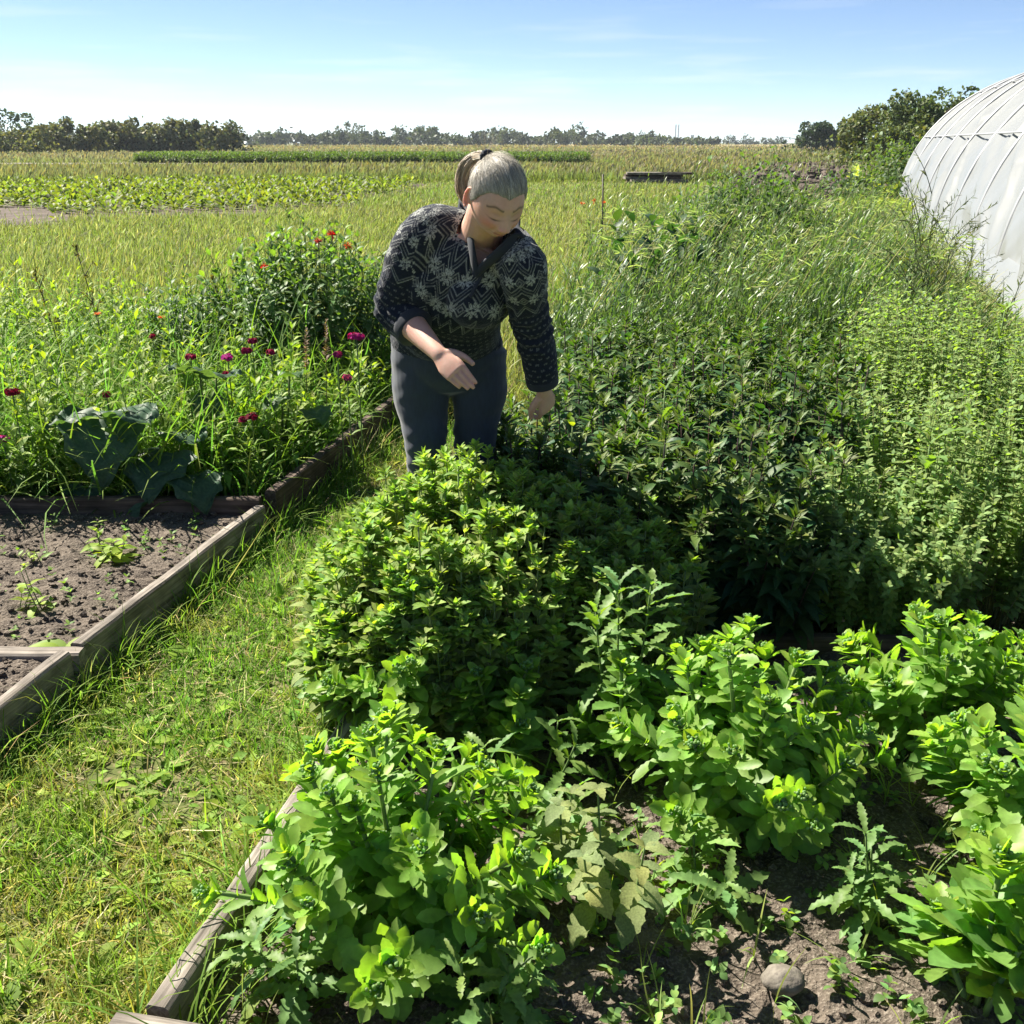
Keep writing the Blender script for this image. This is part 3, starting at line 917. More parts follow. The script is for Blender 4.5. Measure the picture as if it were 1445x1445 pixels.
# head frame: side (towards the picture's right), face direction, crown
_yaw, _th, _roll = math.radians(20), math.radians(33), math.radians(-3)
_h = np.array([math.sin(_yaw), -math.cos(_yaw), 0]); _z = np.array([0, 0, 1.0])
hf = math.cos(_th) * _h - math.sin(_th) * _z
hu = math.sin(_th) * _h + math.cos(_th) * _z
hs = np.array([math.cos(_yaw), math.sin(_yaw), 0])
hs, hu = hs * math.cos(_roll) + hu * math.sin(_roll), hu * math.cos(_roll) - hs * math.sin(_roll)
HEAD = J(701, 281, 2.67)
HS = 0.862
HB = np.stack([hs, hf, hu])                 # rows: local x, y, z


def to_head(V): return (V - HEAD) @ HB.T / HS
def from_head(p): return np.asarray(p, float) * HS @ HB + HEAD


def g(x, s): return np.exp(-(x / s) ** 2)


def head_shape(d):
    """unit directions -> skull and face surface, local metres (x side, y face, z crown)"""
    x, y, z = d[:, 0].copy(), d[:, 1].copy(), d[:, 2].copy()
    p = np.stack([x * 0.0765, y * 0.097, z * 0.112], 1)
    low = np.clip(-z, 0, 1)
    fr = np.clip(y, 0, 1)
    p[:, 0] *= 1 - 0.34 * low ** 1.5 * (0.3 + 0.7 * fr)             # jaw narrows to the chin
    p[:, 1] = np.where(y < 0, p[:, 1] * (1 - 0.42 * low ** 1.3), p[:, 1])   # nape comes in
    X, Y, Z = p[:, 0], p[:, 1], p[:, 2]
    f = (y > 0) * np.clip(y * 2.2, 0, 1)
    p[:, 1] -= f * 0.012 * g(Z - 0.0, 0.09) * np.clip((1 - (np.abs(X) / 0.05)), 0, 1) * 0      # flat mask
    p[:, 1] += f * 0.010 * np.clip(1 - np.abs(X) / 0.07, 0, 1) * g(Z + 0.06, 0.06)            # muzzle forward
    p[:, 1] += f * 0.004 * g(Z - 0.028, 0.012) * g(np.abs(X) - 0.022, 0.022)                  # brow
    p[:, 1] -= f * 0.0115 * g(Z - 0.004, 0.015) * g(np.abs(X) - 0.032, 0.016)                 # eye sockets
    p[:, 1] += f * 0.0065 * g(Z - 0.001, 0.009) * g(np.abs(X) - 0.032, 0.012)                 # lowered lids
    p[:, 1] -= f * 0.003 * g(Z + 0.010, 0.003) * g(np.abs(X) - 0.032, 0.013)                  # lash line
    nz = np.clip((0.018 - Z) / 0.050, 0, 1) * (Z > -0.036) + (Z <= -0.036) * np.clip((Z + 0.048) / 0.012, 0, 1)
    p[:, 1] += f * nz ** 1.1 * 0.0185 * g(X, 0.0085 + 0.0045 * nz)                             # nose
    p[:, 1] += f * 0.009 * g(Z + 0.036, 0.008) * g(np.abs(X) - 0.013, 0.006)                  # nostrils' wings
    p[:, 1] += f * 0.006 * g(Z + 0.030, 0.024) * g(np.abs(X) - 0.042, 0.022)                  # cheeks
    p[:, 1] -= f * 0.004 * g(np.abs(X) - 0.026 - 0.12 * (-0.04 - Z), 0.005) * g(Z + 0.055, 0.018)   # smile folds
    sm = -0.063 + 0.10 * np.abs(X) ** 1.3                                                      # corners of the mouth rise
    p[:, 1] += f * 0.0055 * (g(Z - sm - 0.0055, 0.005) + 1.15 * g(Z - sm + 0.0065, 0.006)) * g(X, 0.021)
    p[:, 1] -= f * 0.0045 * g(Z - sm, 0.0022) * g(X, 0.026)
    p[:, 1] -= f * 0.004 * g(Z + 0.085, 0.007) * g(X, 0.022)
    p[:, 1] += f * 0.007 * g(Z + 0.101, 0.014) * g(X, 0.018)                                  # chin
    p[:, 2] = np.where(p[:, 2] < 0, p[:, 2] * 0.88, p[:, 2])
    return p


def dirs(n, m):
    u = np.linspace(0.0, math.pi, n); v = np.arange(m) / m * 2 * math.pi
    U, Vv = np.meshgrid(u[1:-1], v, indexing='ij')
    p = np.stack([np.sin(U) * np.cos(Vv), np.sin(U) * np.sin(Vv), np.cos(U)], -1).reshape(-1, 3)
    p = np.concatenate([p, [[0, 0, 1], [0, 0, -1]]])
    R = n - 2
    a = (np.arange(R - 1) * m)[:, None]; j = np.arange(m)[None]; j2 = (j + 1) % m
    Fq = np.stack([a + j, a + m + j, a + m + j2, a + j2], -1).reshape(-1, 4)
    j = np.arange(m); j2 = (j + 1) % m; t = R * m
    F3 = np.concatenate([np.stack([np.full(m, t), j, j2], 1), np.stack([np.full(m, t + 1), (R - 1) * m + j2, (R - 1) * m + j], 1)])
    return p, Fq, F3


def hand(bag, wr, d, thumb, flip, sc=1.0, curl=(0.25, 0.4, 0.35), spread=0.07, fa=None):
    """palm, four bent fingers and a thumb; d = towards the fingertips, thumb = the thumb's side."""
    d = nrm(d); t = nrm(thumb - d * np.dot(thumb, d)); n = np.cross(t, d)       # n: one face of the hand
    back = n * flip
    L = 0.098 * sc
    cs = [wr - d * 0.03, wr, wr + d * 0.03 * sc, wr + d * 0.065 * sc, wr + d * L]
    bag.add(*loft(cs, t, [0.019 * sc, 0.0240 * sc, 0.031 * sc, 0.037 * sc, 0.035 * sc], [0.014 * sc, 0.0175 * sc, 0.016 * sc, 0.0145 * sc, 0.0105 * sc], 20, 16))
    for k, (off, ln) in enumerate(zip((0.030, 0.0102, -0.0102, -0.029), (0.078, 0.087, 0.081, 0.064))):
        base = wr + d * (L - 0.012 - 0.003 * k) * 1.0 + t * off * sc
        dd = nrm(d + t * spread * (1.3 - k) * 0.9)
        pts = [base - d * 0.02, base]
        ang = 0.0
        cl = curl if fa is None else [c * fa[k] for c in curl]
        p = base
        for s, c in zip((0.42, 0.31, 0.27), cl):
            ang += c
            p = p + (dd * math.cos(ang) - back * math.sin(ang)) * ln * sc * s
            pts.append(p)
        r = np.array([0.0084, 0.0086, 0.0078, 0.0074, 0.0058]) * sc * (0.9 if k == 3 else 1)
        bag.add(*loft(pts, t, r, r, 12, 18))
    b = wr + d * 0.022 * sc + t * 0.022 * sc
    td = nrm(d * 0.75 + t * 0.55 - back * 0.35)
    p1 = b + td * 0.038 * sc; p2 = p1 + nrm(td + d * 0.35 - t * 0.15) * 0.030 * sc; p3 = p2 + nrm(d + t * 0.1 - back * 0.1) * 0.026 * sc
    r = np.array([0.014, 0.0125, 0.0098, 0.0075]) * sc
    bag.add(*loft([b, p1, p2, p3], t, r, r, 12, 16))


woman = empty('person', ((kneeR[0] + kneeL[0]) / 2, 3.15, 0.0), 'woman in a navy patterned knit pullover and jeans bending over the mint bed', 'person')

body = Bag()
# trunk, neck, legs under the clothes
body.add(*loft([pelvis, waist, ribs, chest, neck0 - nrm(neck0 - chest) * 0.03], [HIPW, HIPW, nrm(HIPW + TIL), TIL, TIL],
               [0.150, 0.128, 0.118, 0.118, 0.070], [0.095, 0.088, 0.085, 0.074, 0.058], 32, 24))
nk1 = from_head((0, -0.028, -0.055))
nfront = neck0 + nrm(np.cross(neck0 - chest, TIL)) * 0.0
body.add(*loft([chest * 0.4 + neck0 * 0.6, neck0, nk1 * 0.5 + neck0 * 0.5, nk1, from_head((0, -0.02, 0.0))], TIL, [0.085, 0.062, 0.056, 0.056, 0.05], [0.075, 0.06, 0.058, 0.058, 0.05], 24, 20))
for hp, kn, an in ((hipR, kneeR, ankR), (hipL, kneeL, ankL)):
    body.add(*loft([hp + (pelvis - hp) * 0.2 + np.array([0, 0, 0.03]), hp * 0.6 + kn * 0.4, kn, kn * 0.6 + an * 0.4, an], HIPW, [0.088, 0.078, 0.054, 0.052, 0.034], [0.092, 0.08, 0.058, 0.055, 0.04], 20, 24))
    body.add(*loft([an + np.array([0, 0.04, -0.03]), an + np.array([0, -0.04, -0.045]), an + np.array([0, -0.14, -0.065])], HIPW, [0.03, 0.036, 0.034], [0.035, 0.03, 0.015], 16, 10))
for sh, el, wr in ((shR, elR, wrR), (shL, elL, wrL)):
    body.add(*loft([sh + (chest - sh) * 0.25, sh, sh * 0.5 + el * 0.5, el], TIL, [0.038, 0.045, 0.041, 0.037], [0.038, 0.045, 0.041, 0.037], 18, 18))
    fd = nrm(wr - el)
    hd_ = nrm((J(648, 531, 2.66) if wr is wrR else J(776, 588, 2.99)) - wr); ht_ = np.array([0.75, 0.1, 0.55]) if wr is wrR else np.array([-0.6, -0.7, 0.0])
    body.add(*loft([el - fd * 0.01, el + fd * 0.06, el * 0.4 + wr * 0.6, wr, wr + hd_ * 0.022], [TIL, TIL, nrm(TIL + ht_), ht_, ht_], [0.037, 0.042, 0.034, 0.0245, 0.025], [0.037, 0.040, 0.030, 0.0195, 0.015], 18, 24))
hand(body, wrR, J(648, 531, 2.66) - wrR, np.array([0.75, 0.1, 0.55]), -1, 0.88, (0.2, 0.24, 0.14), -0.085, (1.2, 0.9, 0.8, 0.9))
hand(body, wrL, J(776, 588, 2.99) - wrL, np.array([-0.6, -0.7, 0.0]), 1, 0.93, (0.45, 0.6, 0.4), 0.05)
pd, pq, pt = dirs(150, 200)
body.add(from_head(head_shape(pd)), [pq, pt])
for sx in (-1, 1):                           # ears: a curled rim round a shallow cup
    ea = [from_head((sx * (0.0745 + 0.012 * abs(math.sin(a)) * 0.9 + (0.008 if -1 < a < 2.6 else 0)), -0.012 + 0.0165 * math.sin(a + 0.25) * -1.0, 0.0 + 0.031 * math.cos(a + 0.25) - 0.006)) for a in np.linspace(-0.3, 2 * math.pi * 0.82, 14)]
    ea = [from_head((sx * (0.078 + 0.011 * math.sin(max(0, min(math.pi, (a + 0.2) / 1.6)))), -0.010 - 0.016 * math.sin(a), -0.003 + 0.029 * math.cos(a))) for a in np.linspace(-0.35, 3.3, 16)]
    body.add(*loft(ea, hf, np.linspace(0.0038, 0.0048, 16), np.linspace(0.0032, 0.004, 16), 10, 30))
    body.add(*ball(from_head((sx * 0.079, -0.016, -0.004)), (0.0035, 0.013, 0.023), ax=np.stack([nrm(hs * sx + hf * -0.5), hf, hu])))
VOX_SKIN = 0.0023
bV, bF = remesh(body, VOX_SKIN, 3, 0.5)
_E = np.concatenate([bF[:, [0, 1]], bF[:, [1, 2]], bF[:, [2, 3]], bF[:, [3, 0]]])
_deg = np.bincount(_E.ravel(), minlength=len(bV))[:, None]
_wm = np.zeros(len(bV))
for w_ in (wrR, wrL): _wm = np.maximum(_wm, np.clip(1.5 - np.linalg.norm(bV - w_, axis=1) / 0.035, 0, 1))
for _k in range(40):
    _s = np.stack([np.bincount(_E[:, 0], bV[_E[:, 1], i], len(bV)) + np.bincount(_E[:, 1], bV[_E[:, 0], i], len(bV)) for i in range(3)], 1)
    bV = bV + 0.5 * _wm[:, None] * (_s / np.maximum(_deg, 1) - bV)
lp = to_head(bV)
lp[:, 2] = np.where(lp[:, 2] < 0, lp[:, 2] / 0.88, lp[:, 2])
skin = np.array([0.56, 0.335, 0.26])
bC = np.repeat(skin[None], len(bV), 0)
bC *= (1 + 0.07 * fbm(bV * 60, 3) + 0.05 * vnoise(bV * 260, 13))[:, None]
bC[:, 1:] *= (1 + 0.07 * fbm(bV * 35, 23))[:, None]
isf = np.clip((lp[:, 1] - 0.015) / 0.03, 0, 1) * (np.abs(lp[:, 2]) < 0.13) * (np.abs(lp[:, 0]) < 0.08)
ax_ = np.abs(lp[:, 0])


def paint(mask, col):
    global bC
    m = np.clip(mask, 0, 1)[:, None] * isf[:, None]
    bC = bC * (1 - m) + np.asarray(col) * m


paint(0.8 * g(lp[:, 2] + 0.03, 0.022) * g(ax_ - 0.045, 0.02), (0.56, 0.20, 0.16))
paint(0.45 * g(lp[:, 2] + 0.034, 0.01) * g(lp[:, 0], 0.015), (0.52, 0.2, 0.16))
sm_ = -0.063 + 0.10 * ax_ ** 1.3
paint(0.8 * g(lp[:, 2] - sm_, 0.0095) * (g(lp[:, 0], 0.022) > 0.4) * (lp[:, 1] > 0.08), (0.42, 0.15, 0.13))
paint(0.9 * g(lp[:, 2] - sm_, 0.0022) * g(lp[:, 0], 0.026), (0.16, 0.06, 0.05))
bz = 0.0255 + 0.006 * g(ax_ - 0.034, 0.012) - 0.25 * np.clip(ax_ - 0.042, 0, 1)
paint(0.95 * g(lp[:, 2] - bz, 0.0034) * ((ax_ > 0.013) & (ax_ < 0.056)), (0.13, 0.085, 0.06))
paint(0.95 * g(lp[:, 2] + 0.0085 - 0.0022 * ((ax_ - 0.032) / 0.012) ** 2, 0.0026) * g(ax_ - 0.032, 0.015), (0.03, 0.018, 0.015))
paint(0.35 * g(lp[:, 2] - 0.010, 0.006) * g(ax_ - 0.030, 0.015), (0.33, 0.16, 0.12))
ear = np.clip(1 - np.abs(ax_ - 0.083) / 0.012, 0, 1) * (np.abs(lp[:, 2]) < 0.05) * (np.abs(lp[:, 1] + 0.015) < 0.05)
bC = bC * (1 - 0.5 * ear[:, None]) + np.array([0.6, 0.2, 0.15]) * 0.5 * ear[:, None]  # red of light shining through the ears, mixed into the skin colour
for w_ in (wrR, wrL):                        # redder knuckles and fingertips
    dd_ = np.linalg.norm(bV - w_, axis=1)
    k_ = np.clip((dd_ - 0.06) / 0.1, 0, 1) * (dd_ < 0.24)
    k_ = k_[:, None] * 0.35
    bC = bC * (1 - k_) + np.array([0.50, 0.22, 0.17]) * k_
m, nt, bs, out = new_mat('skin')
a_ = nt.nodes.new('ShaderNodeVertexColor'); a_.layer_name = 'Col'
nt.links.new(a_.outputs['Color'], bs.inputs['Base Color'])
bs.inputs['Roughness'].default_value = 0.5
bs.inputs['Specular IOR Level'].default_value = 0.4
bs.inputs['Subsurface Weight'].default_value = 0.35
bs.inputs['Subsurface Radius'].default_value = (1.0, 0.28, 0.14)
bs.inputs['Subsurface Scale'].default_value = 0.012
tc = nt.nodes.new('ShaderNodeTexCoord'); nz = nt.nodes.new('ShaderNodeTexNoise'); nz.inputs['Scale'].default_value = 420; nz.inputs['Detail'].default_value = 4
bp = nt.nodes.new('ShaderNodeBump'); bp.inputs['Strength'].default_value = 0.25; bp.inputs['Distance'].default_value = 0.0012
nt.links.new(tc.outputs['Object'], nz.inputs['Vector']); nt.links.new(nz.outputs['Fac'], bp.inputs['Height']); nt.links.new(bp.outputs['Normal'], bs.inputs['Normal'])
MAT['skin'] = m
link('body', np_mesh('body', bV, [bF], bC), MAT['skin'], woman)

# ---- pullover
FWD = nrm(np.cross(TIL, chest - ribs))       # out of the chest
if FWD[1] > 0: FWD = -FWD
sw = Bag()
hemc = J(631, 477, 3.085)
sw.add(*loft([hemc, waist, ribs, chest, neck0 * 0.6 + chest * 0.4, neck0 * 0.93 + chest * 0.07], [HIPW, HIPW, nrm(HIPW + TIL), TIL, TIL, TIL],
             [0.168, 0.156, 0.154, 0.158, 0.106, 0.066], [0.122, 0.118, 0.116, 0.096, 0.080, 0.064], 40, 36))
for s in (-1, 1):                            # bust and belly
    sw.add(*ball(ribs * 0.45 + chest * 0.55 + TIL * 0.08 * s + FWD * 0.055, (0.085, 0.085, 0.085)))
sw.add(*ball(waist * 0.6 + ribs * 0.4 + FWD * 0.03, (0.14, 0.10, 0.12)))
# shoulders and sleeves
cuffR = J(583, 461, 2.845); cuffL = J(765, 536, 2.908)
inR, inL = chest * 0.5 + shR * 0.5 - FWD * 0.02, chest * 0.5 + shL * 0.5 - FWD * 0.02
upN = nrm(neck0 - chest)
sw.add(*loft([chest * 0.55 + neck0 * 0.45 - FWD * 0.01, inR + upN * 0.03, shR + upN * 0.005, shR * 0.5 + elR * 0.5 + np.array([-0.012, 0, 0.0]), elR * 0.97 + shR * 0.03 + np.array([-0.006, 0, 0]), cuffR], TIL,
             [0.064, 0.070, 0.069, 0.067, 0.061, 0.053], [0.074, 0.074, 0.071, 0.069, 0.062, 0.053], 28, 34))
sw.add(*loft([chest * 0.55 + neck0 * 0.45 - FWD * 0.01, inL + upN * 0.03, shL + upN * 0.005, shL * 0.5 + elL * 0.5, elL, elL * 0.4 + cuffL * 0.6, cuffL], TIL,
             [0.068, 0.070, 0.064, 0.057, 0.053, 0.049, 0.045], [0.078, 0.076, 0.068, 0.060, 0.055, 0.049, 0.045], 28, 36))
sV, sF = remesh(sw, 0.0027, 6, 0.5)
sN = vnormals(sV, sF)
# folds: creases round elbow, along the side, under the bust
sV = sV + sN * (0.007 * fbm(sV * np.array([7, 7, 15.0]), 11, 2) + 0.004 * fbm(sV * np.array([14, 14, 34.0]), 5, 2))[:, None]
for jn, ax2 in ((elR, nrm(elR - shR)), (elL, nrm(cuffL - shL)), (J(725, 405, 2.83), TIL)):
    dj = np.linalg.norm(sV - jn, axis=1)
    sV += sN * (0.006 * np.exp(-(dj / 0.09) ** 2) * np.sin((sV @ ax2) * 150 + 5 * vnoise(sV * 16, 4)))[:, None]
# pattern coordinates
AX = nrm(neck0 - ribs)
rel = sV - (neck0 - AX * 0.015)
r_ = np.linalg.norm(rel, axis=1)
perp = rel - AX * (rel @ AX)[:, None]
pp = np.linalg.norm(perp, axis=1)
phi = np.arctan2(perp @ TIL, perp @ FWD)


def seg_d(V, a, b):
    t = np.clip(((V - a) @ (b - a)) / np.dot(b - a, b - a), 0, 1)
    return np.linalg.norm(V - a - t[:, None] * (b - a), axis=1)


dT = np.minimum(seg_d(sV, pelvis, ribs) - 0.155, seg_d(sV, ribs, chest) - 0.15)
dR_ = np.minimum(seg_d(sV, shR, elR), seg_d(sV, elR, cuffR)) - 0.065
dL_ = np.minimum(seg_d(sV, shL, elL), seg_d(sV, elL, cuffL)) - 0.06
arm = np.minimum(dR_, dL_) < dT
va = r_.copy(); pha = np.zeros(len(sV)); ra = np.full(len(sV), 0.07)
for (a_s, a_e), mk in (((shR, elR), dR_ <= dL_), ((shL, elL), dR_ > dL_)):
    ax_a = nrm(a_e - a_s); q_ = sV - a_s; q_ = q_ - ax_a * (q_ @ ax_a)[:, None]
    e_ = nrm(FWD - ax_a * (FWD @ ax_a)); e2 = np.cross(ax_a, e_)
    pha = np.where(mk, np.arctan2(q_ @ e2, q_ @ e_), pha)
    ra = np.where(mk, np.clip(np.linalg.norm(q_, axis=1), 0.05, 0.09), ra)
    va = np.where(mk & arm, 0.140 + (sV - a_s) @ ax_a, va)
navy = np.array([0.014, 0.018, 0.030]); pale = np.array([0.36, 0.37, 0.35])
ink = np.zeros(len(sV))
pe = np.maximum(pp, 0.35 * r_)


def tri(u): return np.abs((u % 1.0) - 0.5) * 2


def line(dist, w): return np.clip(1.4 - np.abs(dist) / w, 0, 1)


rows = [(0.080, 12), (0.143, 17), (0.207, 21)]
for r0, n in rows:
    cell = np.where(arm, pha / (2 * math.pi) * 7, phi / (2 * math.pi) * n)
    nn = np.where(arm, 7, n)
    du = (cell - np.round(cell)) * (2 * math.pi / nn) * np.where(arm, ra, pe)
    dv = va - r0
    rho = np.hypot(du, dv); th_ = np.arctan2(dv, du)
    R8 = 0.0215
    pet = np.abs(((th_ / (math.pi / 4)) % 1) - 0.5) * 2        # 1 between rays
    shape = (rho < R8 * (1.0 - 0.62 * (1 - pet) ** 0.8)) & (rho > 0.003)
    star = shape & ~((np.abs(((th_ / (math.pi / 4) + 0.5) % 1) - 0.5) < 0.05) & (rho < 0.02)) & ~((pet < 0.22) & (rho > 0.005) & (rho < 0.03))
    ink = np.maximum(ink, star * 1.0)
    c2 = cell + 0.5
    du2 = (c2 - np.round(c2)) * (2 * math.pi / nn) * np.where(arm, ra, pe)
    dm = np.abs(du2) + np.abs(dv)
    ink = np.maximum(ink, np.maximum(0.7 * line(dm - 0.0135, 0.0016), 0.6 * line(dm - 0.006, 0.0016)))
for r0, n, ks in ((0.049, 10, (0, 1)), (0.112, 15, (-1.3, 0, 1.3)), (0.175, 19, (-1.3, 0, 1.3)), (0.242, 23, (0.0, 1.0))):
    zz = (tri(np.where(arm, pha / (2 * math.pi) * 7, phi / (2 * math.pi) * n)) - 0.5) * 0.029
    for k in ks:
        ink = np.maximum(ink, line(va - r0 - zz - k * 0.0086, 0.0016) * (0.8 if k else 0.45))
# flecks below the yoke
fw = va > 0.272
rowk = np.floor(va / 0.0165)
ph2 = np.where(arm, pha * 20 / (2 * math.pi), phi * 42 / (2 * math.pi) * 1.0) + 0.5 * (rowk % 2)
fu = (ph2 % 1.0) - 0.5
fv = (va / 0.0165) % 1.0 - 0.5
fl = (np.abs(fu) < 0.22) & (np.abs(fv - 0.2 * np.abs(fu)) < 0.15) & (np.abs(fu) > 0.035)
ink = np.maximum(ink, fl * fw * 0.30)
ink *= 0.80 + 0.25 * vnoise(sV * 900, 2)
sC = navy * (1 - ink[:, None]) + pale * ink[:, None]
sC = np.clip(sC * (1 + 0.25 * vnoise(sV * 420, 8))[:, None] + 0.001, 0.004, 0.8)
# open V at the throat
def to_px(V):
    q = V - np.array([0, 0, CAM_H])
    dz_ = q[:, 1] * math.cos(PITCH) - q[:, 2] * math.sin(PITCH)
    uy = q[:, 1] * math.sin(PITCH) + q[:, 2] * math.cos(PITCH)
    return np.stack([722.5 + F_PX * q[:, 0] / dz_, 722.5 - F_PX * uy / dz_], 1)


spx = to_px(sV)
frontv = (rel @ FWD) > -0.035
vedge = np.array([(640, 262), (655, 278), (663, 305), (668, 342), (672, 386), (689, 369), (714, 354), (736, 332), (741, 320), (741, 250), (640, 250)], float)


def inside(p, poly):
    c = np.zeros(len(p), bool)
    for k in range(len(poly)):
        a, b = poly[k], poly[k - 1]
        t = (a[1] > p[:, 1]) != (b[1] > p[:, 1])
        x = (b[0] - a[0]) * (p[:, 1] - a[1]) / ((b[1] - a[1]) + 1e-9) + a[0]
        c ^= t & (p[:, 0] < x)
    return c


vtip = J(672, 386, 2.70)
cut = inside(spx, vedge) & frontv & ((rel @ AX) > -0.12)
cut |= ((rel @ AX) > 0.02) & (r_ < 0.078)


def on_knit(px, py, out=0.014):
    d2 = np.sum((spx - np.array([px, py])) ** 2, 1) + np.where((sN @ np.array([0, -1, 0.3])) > 0, 0, 1e6)
    k_ = np.argmin(d2)
    return sV[k_] + sN[k_] * out


keep = ~cut[sF].any(1)
sF2 = sF[keep]
m, nt, bs, out = new_mat('patterned_knit')
a_ = nt.nodes.new('ShaderNodeVertexColor'); a_.layer_name = 'Col'
nt.links.new(a_.outputs['Color'], bs.inputs['Base Color'])
bs.inputs['Roughness'].default_value = 0.95
bs.inputs['Specular IOR Level'].default_value = 0.1
bs.inputs['Sheen Weight'].default_value = 0.15
bs.inputs['Sheen Roughness'].default_value = 0.4
tc = nt.nodes.new('ShaderNodeTexCoord')
wv = nt.nodes.new('ShaderNodeTexVoronoi'); wv.inputs['Scale'].default_value = 210
bp = nt.nodes.new('ShaderNodeBump'); bp.inputs['Strength'].default_value = 0.5; bp.inputs['Distance'].default_value = 0.003
nt.links.new(tc.outputs['Object'], wv.inputs['Vector']); nt.links.new(wv.outputs['Distance'], bp.inputs['Height']); nt.links.new(bp.outputs['Normal'], bs.inputs['Normal'])
MAT['knit'] = m
used = np.unique(sF2); rm = np.full(len(sV), -1); rm[used] = np.arange(len(used))
swo = link('pullover', np_mesh('pullover', sV[used], [rm[sF2]], sC[used]), MAT['knit'], woman)
# collar: a standing band from the throat round the back of the neck
m, nt, bs, out = new_mat('dark_rib')
bs.inputs['Base Color'].default_value = (0.016, 0.02, 0.031, 1); bs.inputs['Roughness'].default_value = 0.95
bs.inputs['Sheen Weight'].default_value = 0.08
MAT['rib'] = m
side = nrm(TIL)
cb = nrm(np.cross(AX, TIL)); cb = cb if cb @ FWD > 0 else -cb
col_path = []
cn = neck0 + AX * 0.018
leftp = [on_knit(*q) for q in ((672, 386), (669, 365, 0.018), (665, 340, 0.024), (660, 312, 0.028), (653, 286, 0.026))]
rightp = [on_knit(*q) for q in ((739, 331), (716, 355), (692, 370), (673, 386))]
backp = [cn - TIL * 0.088 - FWD * 0.01 + AX * 0.01, cn - TIL * 0.07 - FWD * 0.055 + AX * 0.016, cn - FWD * 0.086 + AX * 0.02, cn + TIL * 0.07 - FWD * 0.055 + AX * 0.012, cn + TIL * 0.085 - FWD * 0.005]
kp_ = np.array(leftp + backp + rightp)
kn_ = np.linspace(0, len(kp_) - 1, 72)
cp = np.stack([np.interp(kn_, np.arange(len(kp_)), kp_[:, i]) for i in range(3)], 1)
for _ in range(8):
    cp[1:-1] = (cp[:-2] + 2 * cp[1:-1] + cp[2:]) / 4
lead_w = np.interp(kn_, [0, 3.5, 5, 9, 10, 12], [1, 0.9, 0, 0, 0.9, 1])[:, None]
outd = nrm(cp - cn - AX * ((cp - cn) @ AX)[:, None])
outd = nrm(outd * (1 - lead_w) + FWD * lead_w)
ctan = nrm(np.gradient(cp, axis=0))
updir = nrm(np.cross(ctan, outd))
if updir[36] @ AX < 0: updir = -updir
updir = nrm(updir + outd * 0.25)
n0, NB = 20, 32
wid = np.interp(np.arange(len(cp)), [0, n0, n0 + NB / 2, len(cp) - n0, len(cp) - 1], [0.010, 0.021, 0.028, 0.021, 0.010])
cbag = Bag()
prof_n = 10
an = np.arange(prof_n) / prof_n * 2 * math.pi
Vc = cp[:, None] + updir[:, None] * (wid[:, None, None] * np.cos(an)[None, :, None]) + outd[:, None] * (0.009 * np.sin(an)[None, :, None])
a0 = (np.arange(len(cp) - 1) * prof_n)[:, None]; j = np.arange(prof_n)[None]; j2 = (j + 1) % prof_n
cbag.add(Vc.reshape(-1, 3), np.stack([a0 + j, a0 + prof_n + j, a0 + prof_n + j2, a0 + j2], -1).reshape(-1, 4))
cbag.build('collar', MAT['rib'], swo)
for el_, cu_ in ((elR, cuffR), (cuffL - nrm(cuffL - elL) * 0.3, cuffL)):
    dcu = nrm(cu_ - el_)
    kb = Bag()
    rr_ = 0.0555 if cu_ is cuffR else 0.046
    pth = np.array([cu_ + dcu * t for t in (-0.022, -0.010, 0.006, 0.014)])
    Vq, Fq_ = loft(pth, TIL, [rr_ * 0.9, rr_ * 1.03, rr_ * 1.03, rr_ * 1.0], [rr_ * 0.9, rr_ * 1.03, rr_ * 1.03, rr_ * 1.0], 36, 14)
    kb.add(Vq, Fq_)
    kb.build('cuff', MAT['rib'], swo)
zb = Bag()
zdown = J(668, 415, 2.745)
zp = np.array([vtip * (1 - t) + zdown * t for t in np.linspace(0, 1, 8)])
zo = []
for q in zp:                                   # lay the zip on the knit
    dd_ = np.linalg.norm((sV - q) - FWD * ((sV - q) @ FWD)[:, None], axis=1)
    near = (dd_ < 0.012) & ((sV - chest) @ FWD > 0)
    zo.append(q + FWD * ((sV[near] - q) @ FWD).max() if near.any() else q)
zo = np.array(zo)
zb.add(*loft(zo + FWD * 0.001, TIL, 0.0055, 0.0022, 8, 20))
zipo = zb.build('zip', MAT['rib'], swo)
pb = Bag(); pb.add(*loft([zo[0] + FWD * 0.006, zo[0] + FWD * 0.008 - AX * 0.022], TIL, [0.004, 0.003], [0.0015, 0.0015], 8, 6))
m, nt, bs, out = new_mat('zip_metal'); bs.inputs['Base Color'].default_value = (0.35, 0.36, 0.37, 1); bs.inputs['Metallic'].default_value = 0.9; bs.inputs['Roughness'].default_value = 0.35
pb.build('zip_pull', m, zipo)

# ---- jeans
jn = Bag()
jn.add(*loft([pelvis + np.array([0, -0.012, 0.045]), pelvis, pelvis + np.array([0.005, 0.005, -0.07]), pelvis + np.array([0.005, 0.005, -0.115])], HIPW, [0.162, 0.173, 0.167, 0.13], [0.125, 0.135, 0.125, 0.10], 36, 18))
for hp, kn, an_, w in ((hipR, kneeR, ankR, 1.0), (hipL, kneeL, ankL, 1.0)):
    jn.add(*loft([hp + (pelvis - hp) * 0.1 + np.array([0, 0, 0.02]), hp * 0.7 + kn * 0.3, hp * 0.35 + kn * 0.65, kn, kn * 0.6 + an_ * 0.4, an_ * 0.9 + kn * 0.1, an_ + np.array([0, 0, -0.03])], HIPW,
                 [0.092, 0.089, 0.074, 0.066, 0.066, 0.062, 0.064], [0.11, 0.10, 0.084, 0.072, 0.07, 0.064, 0.066], 28, 40))
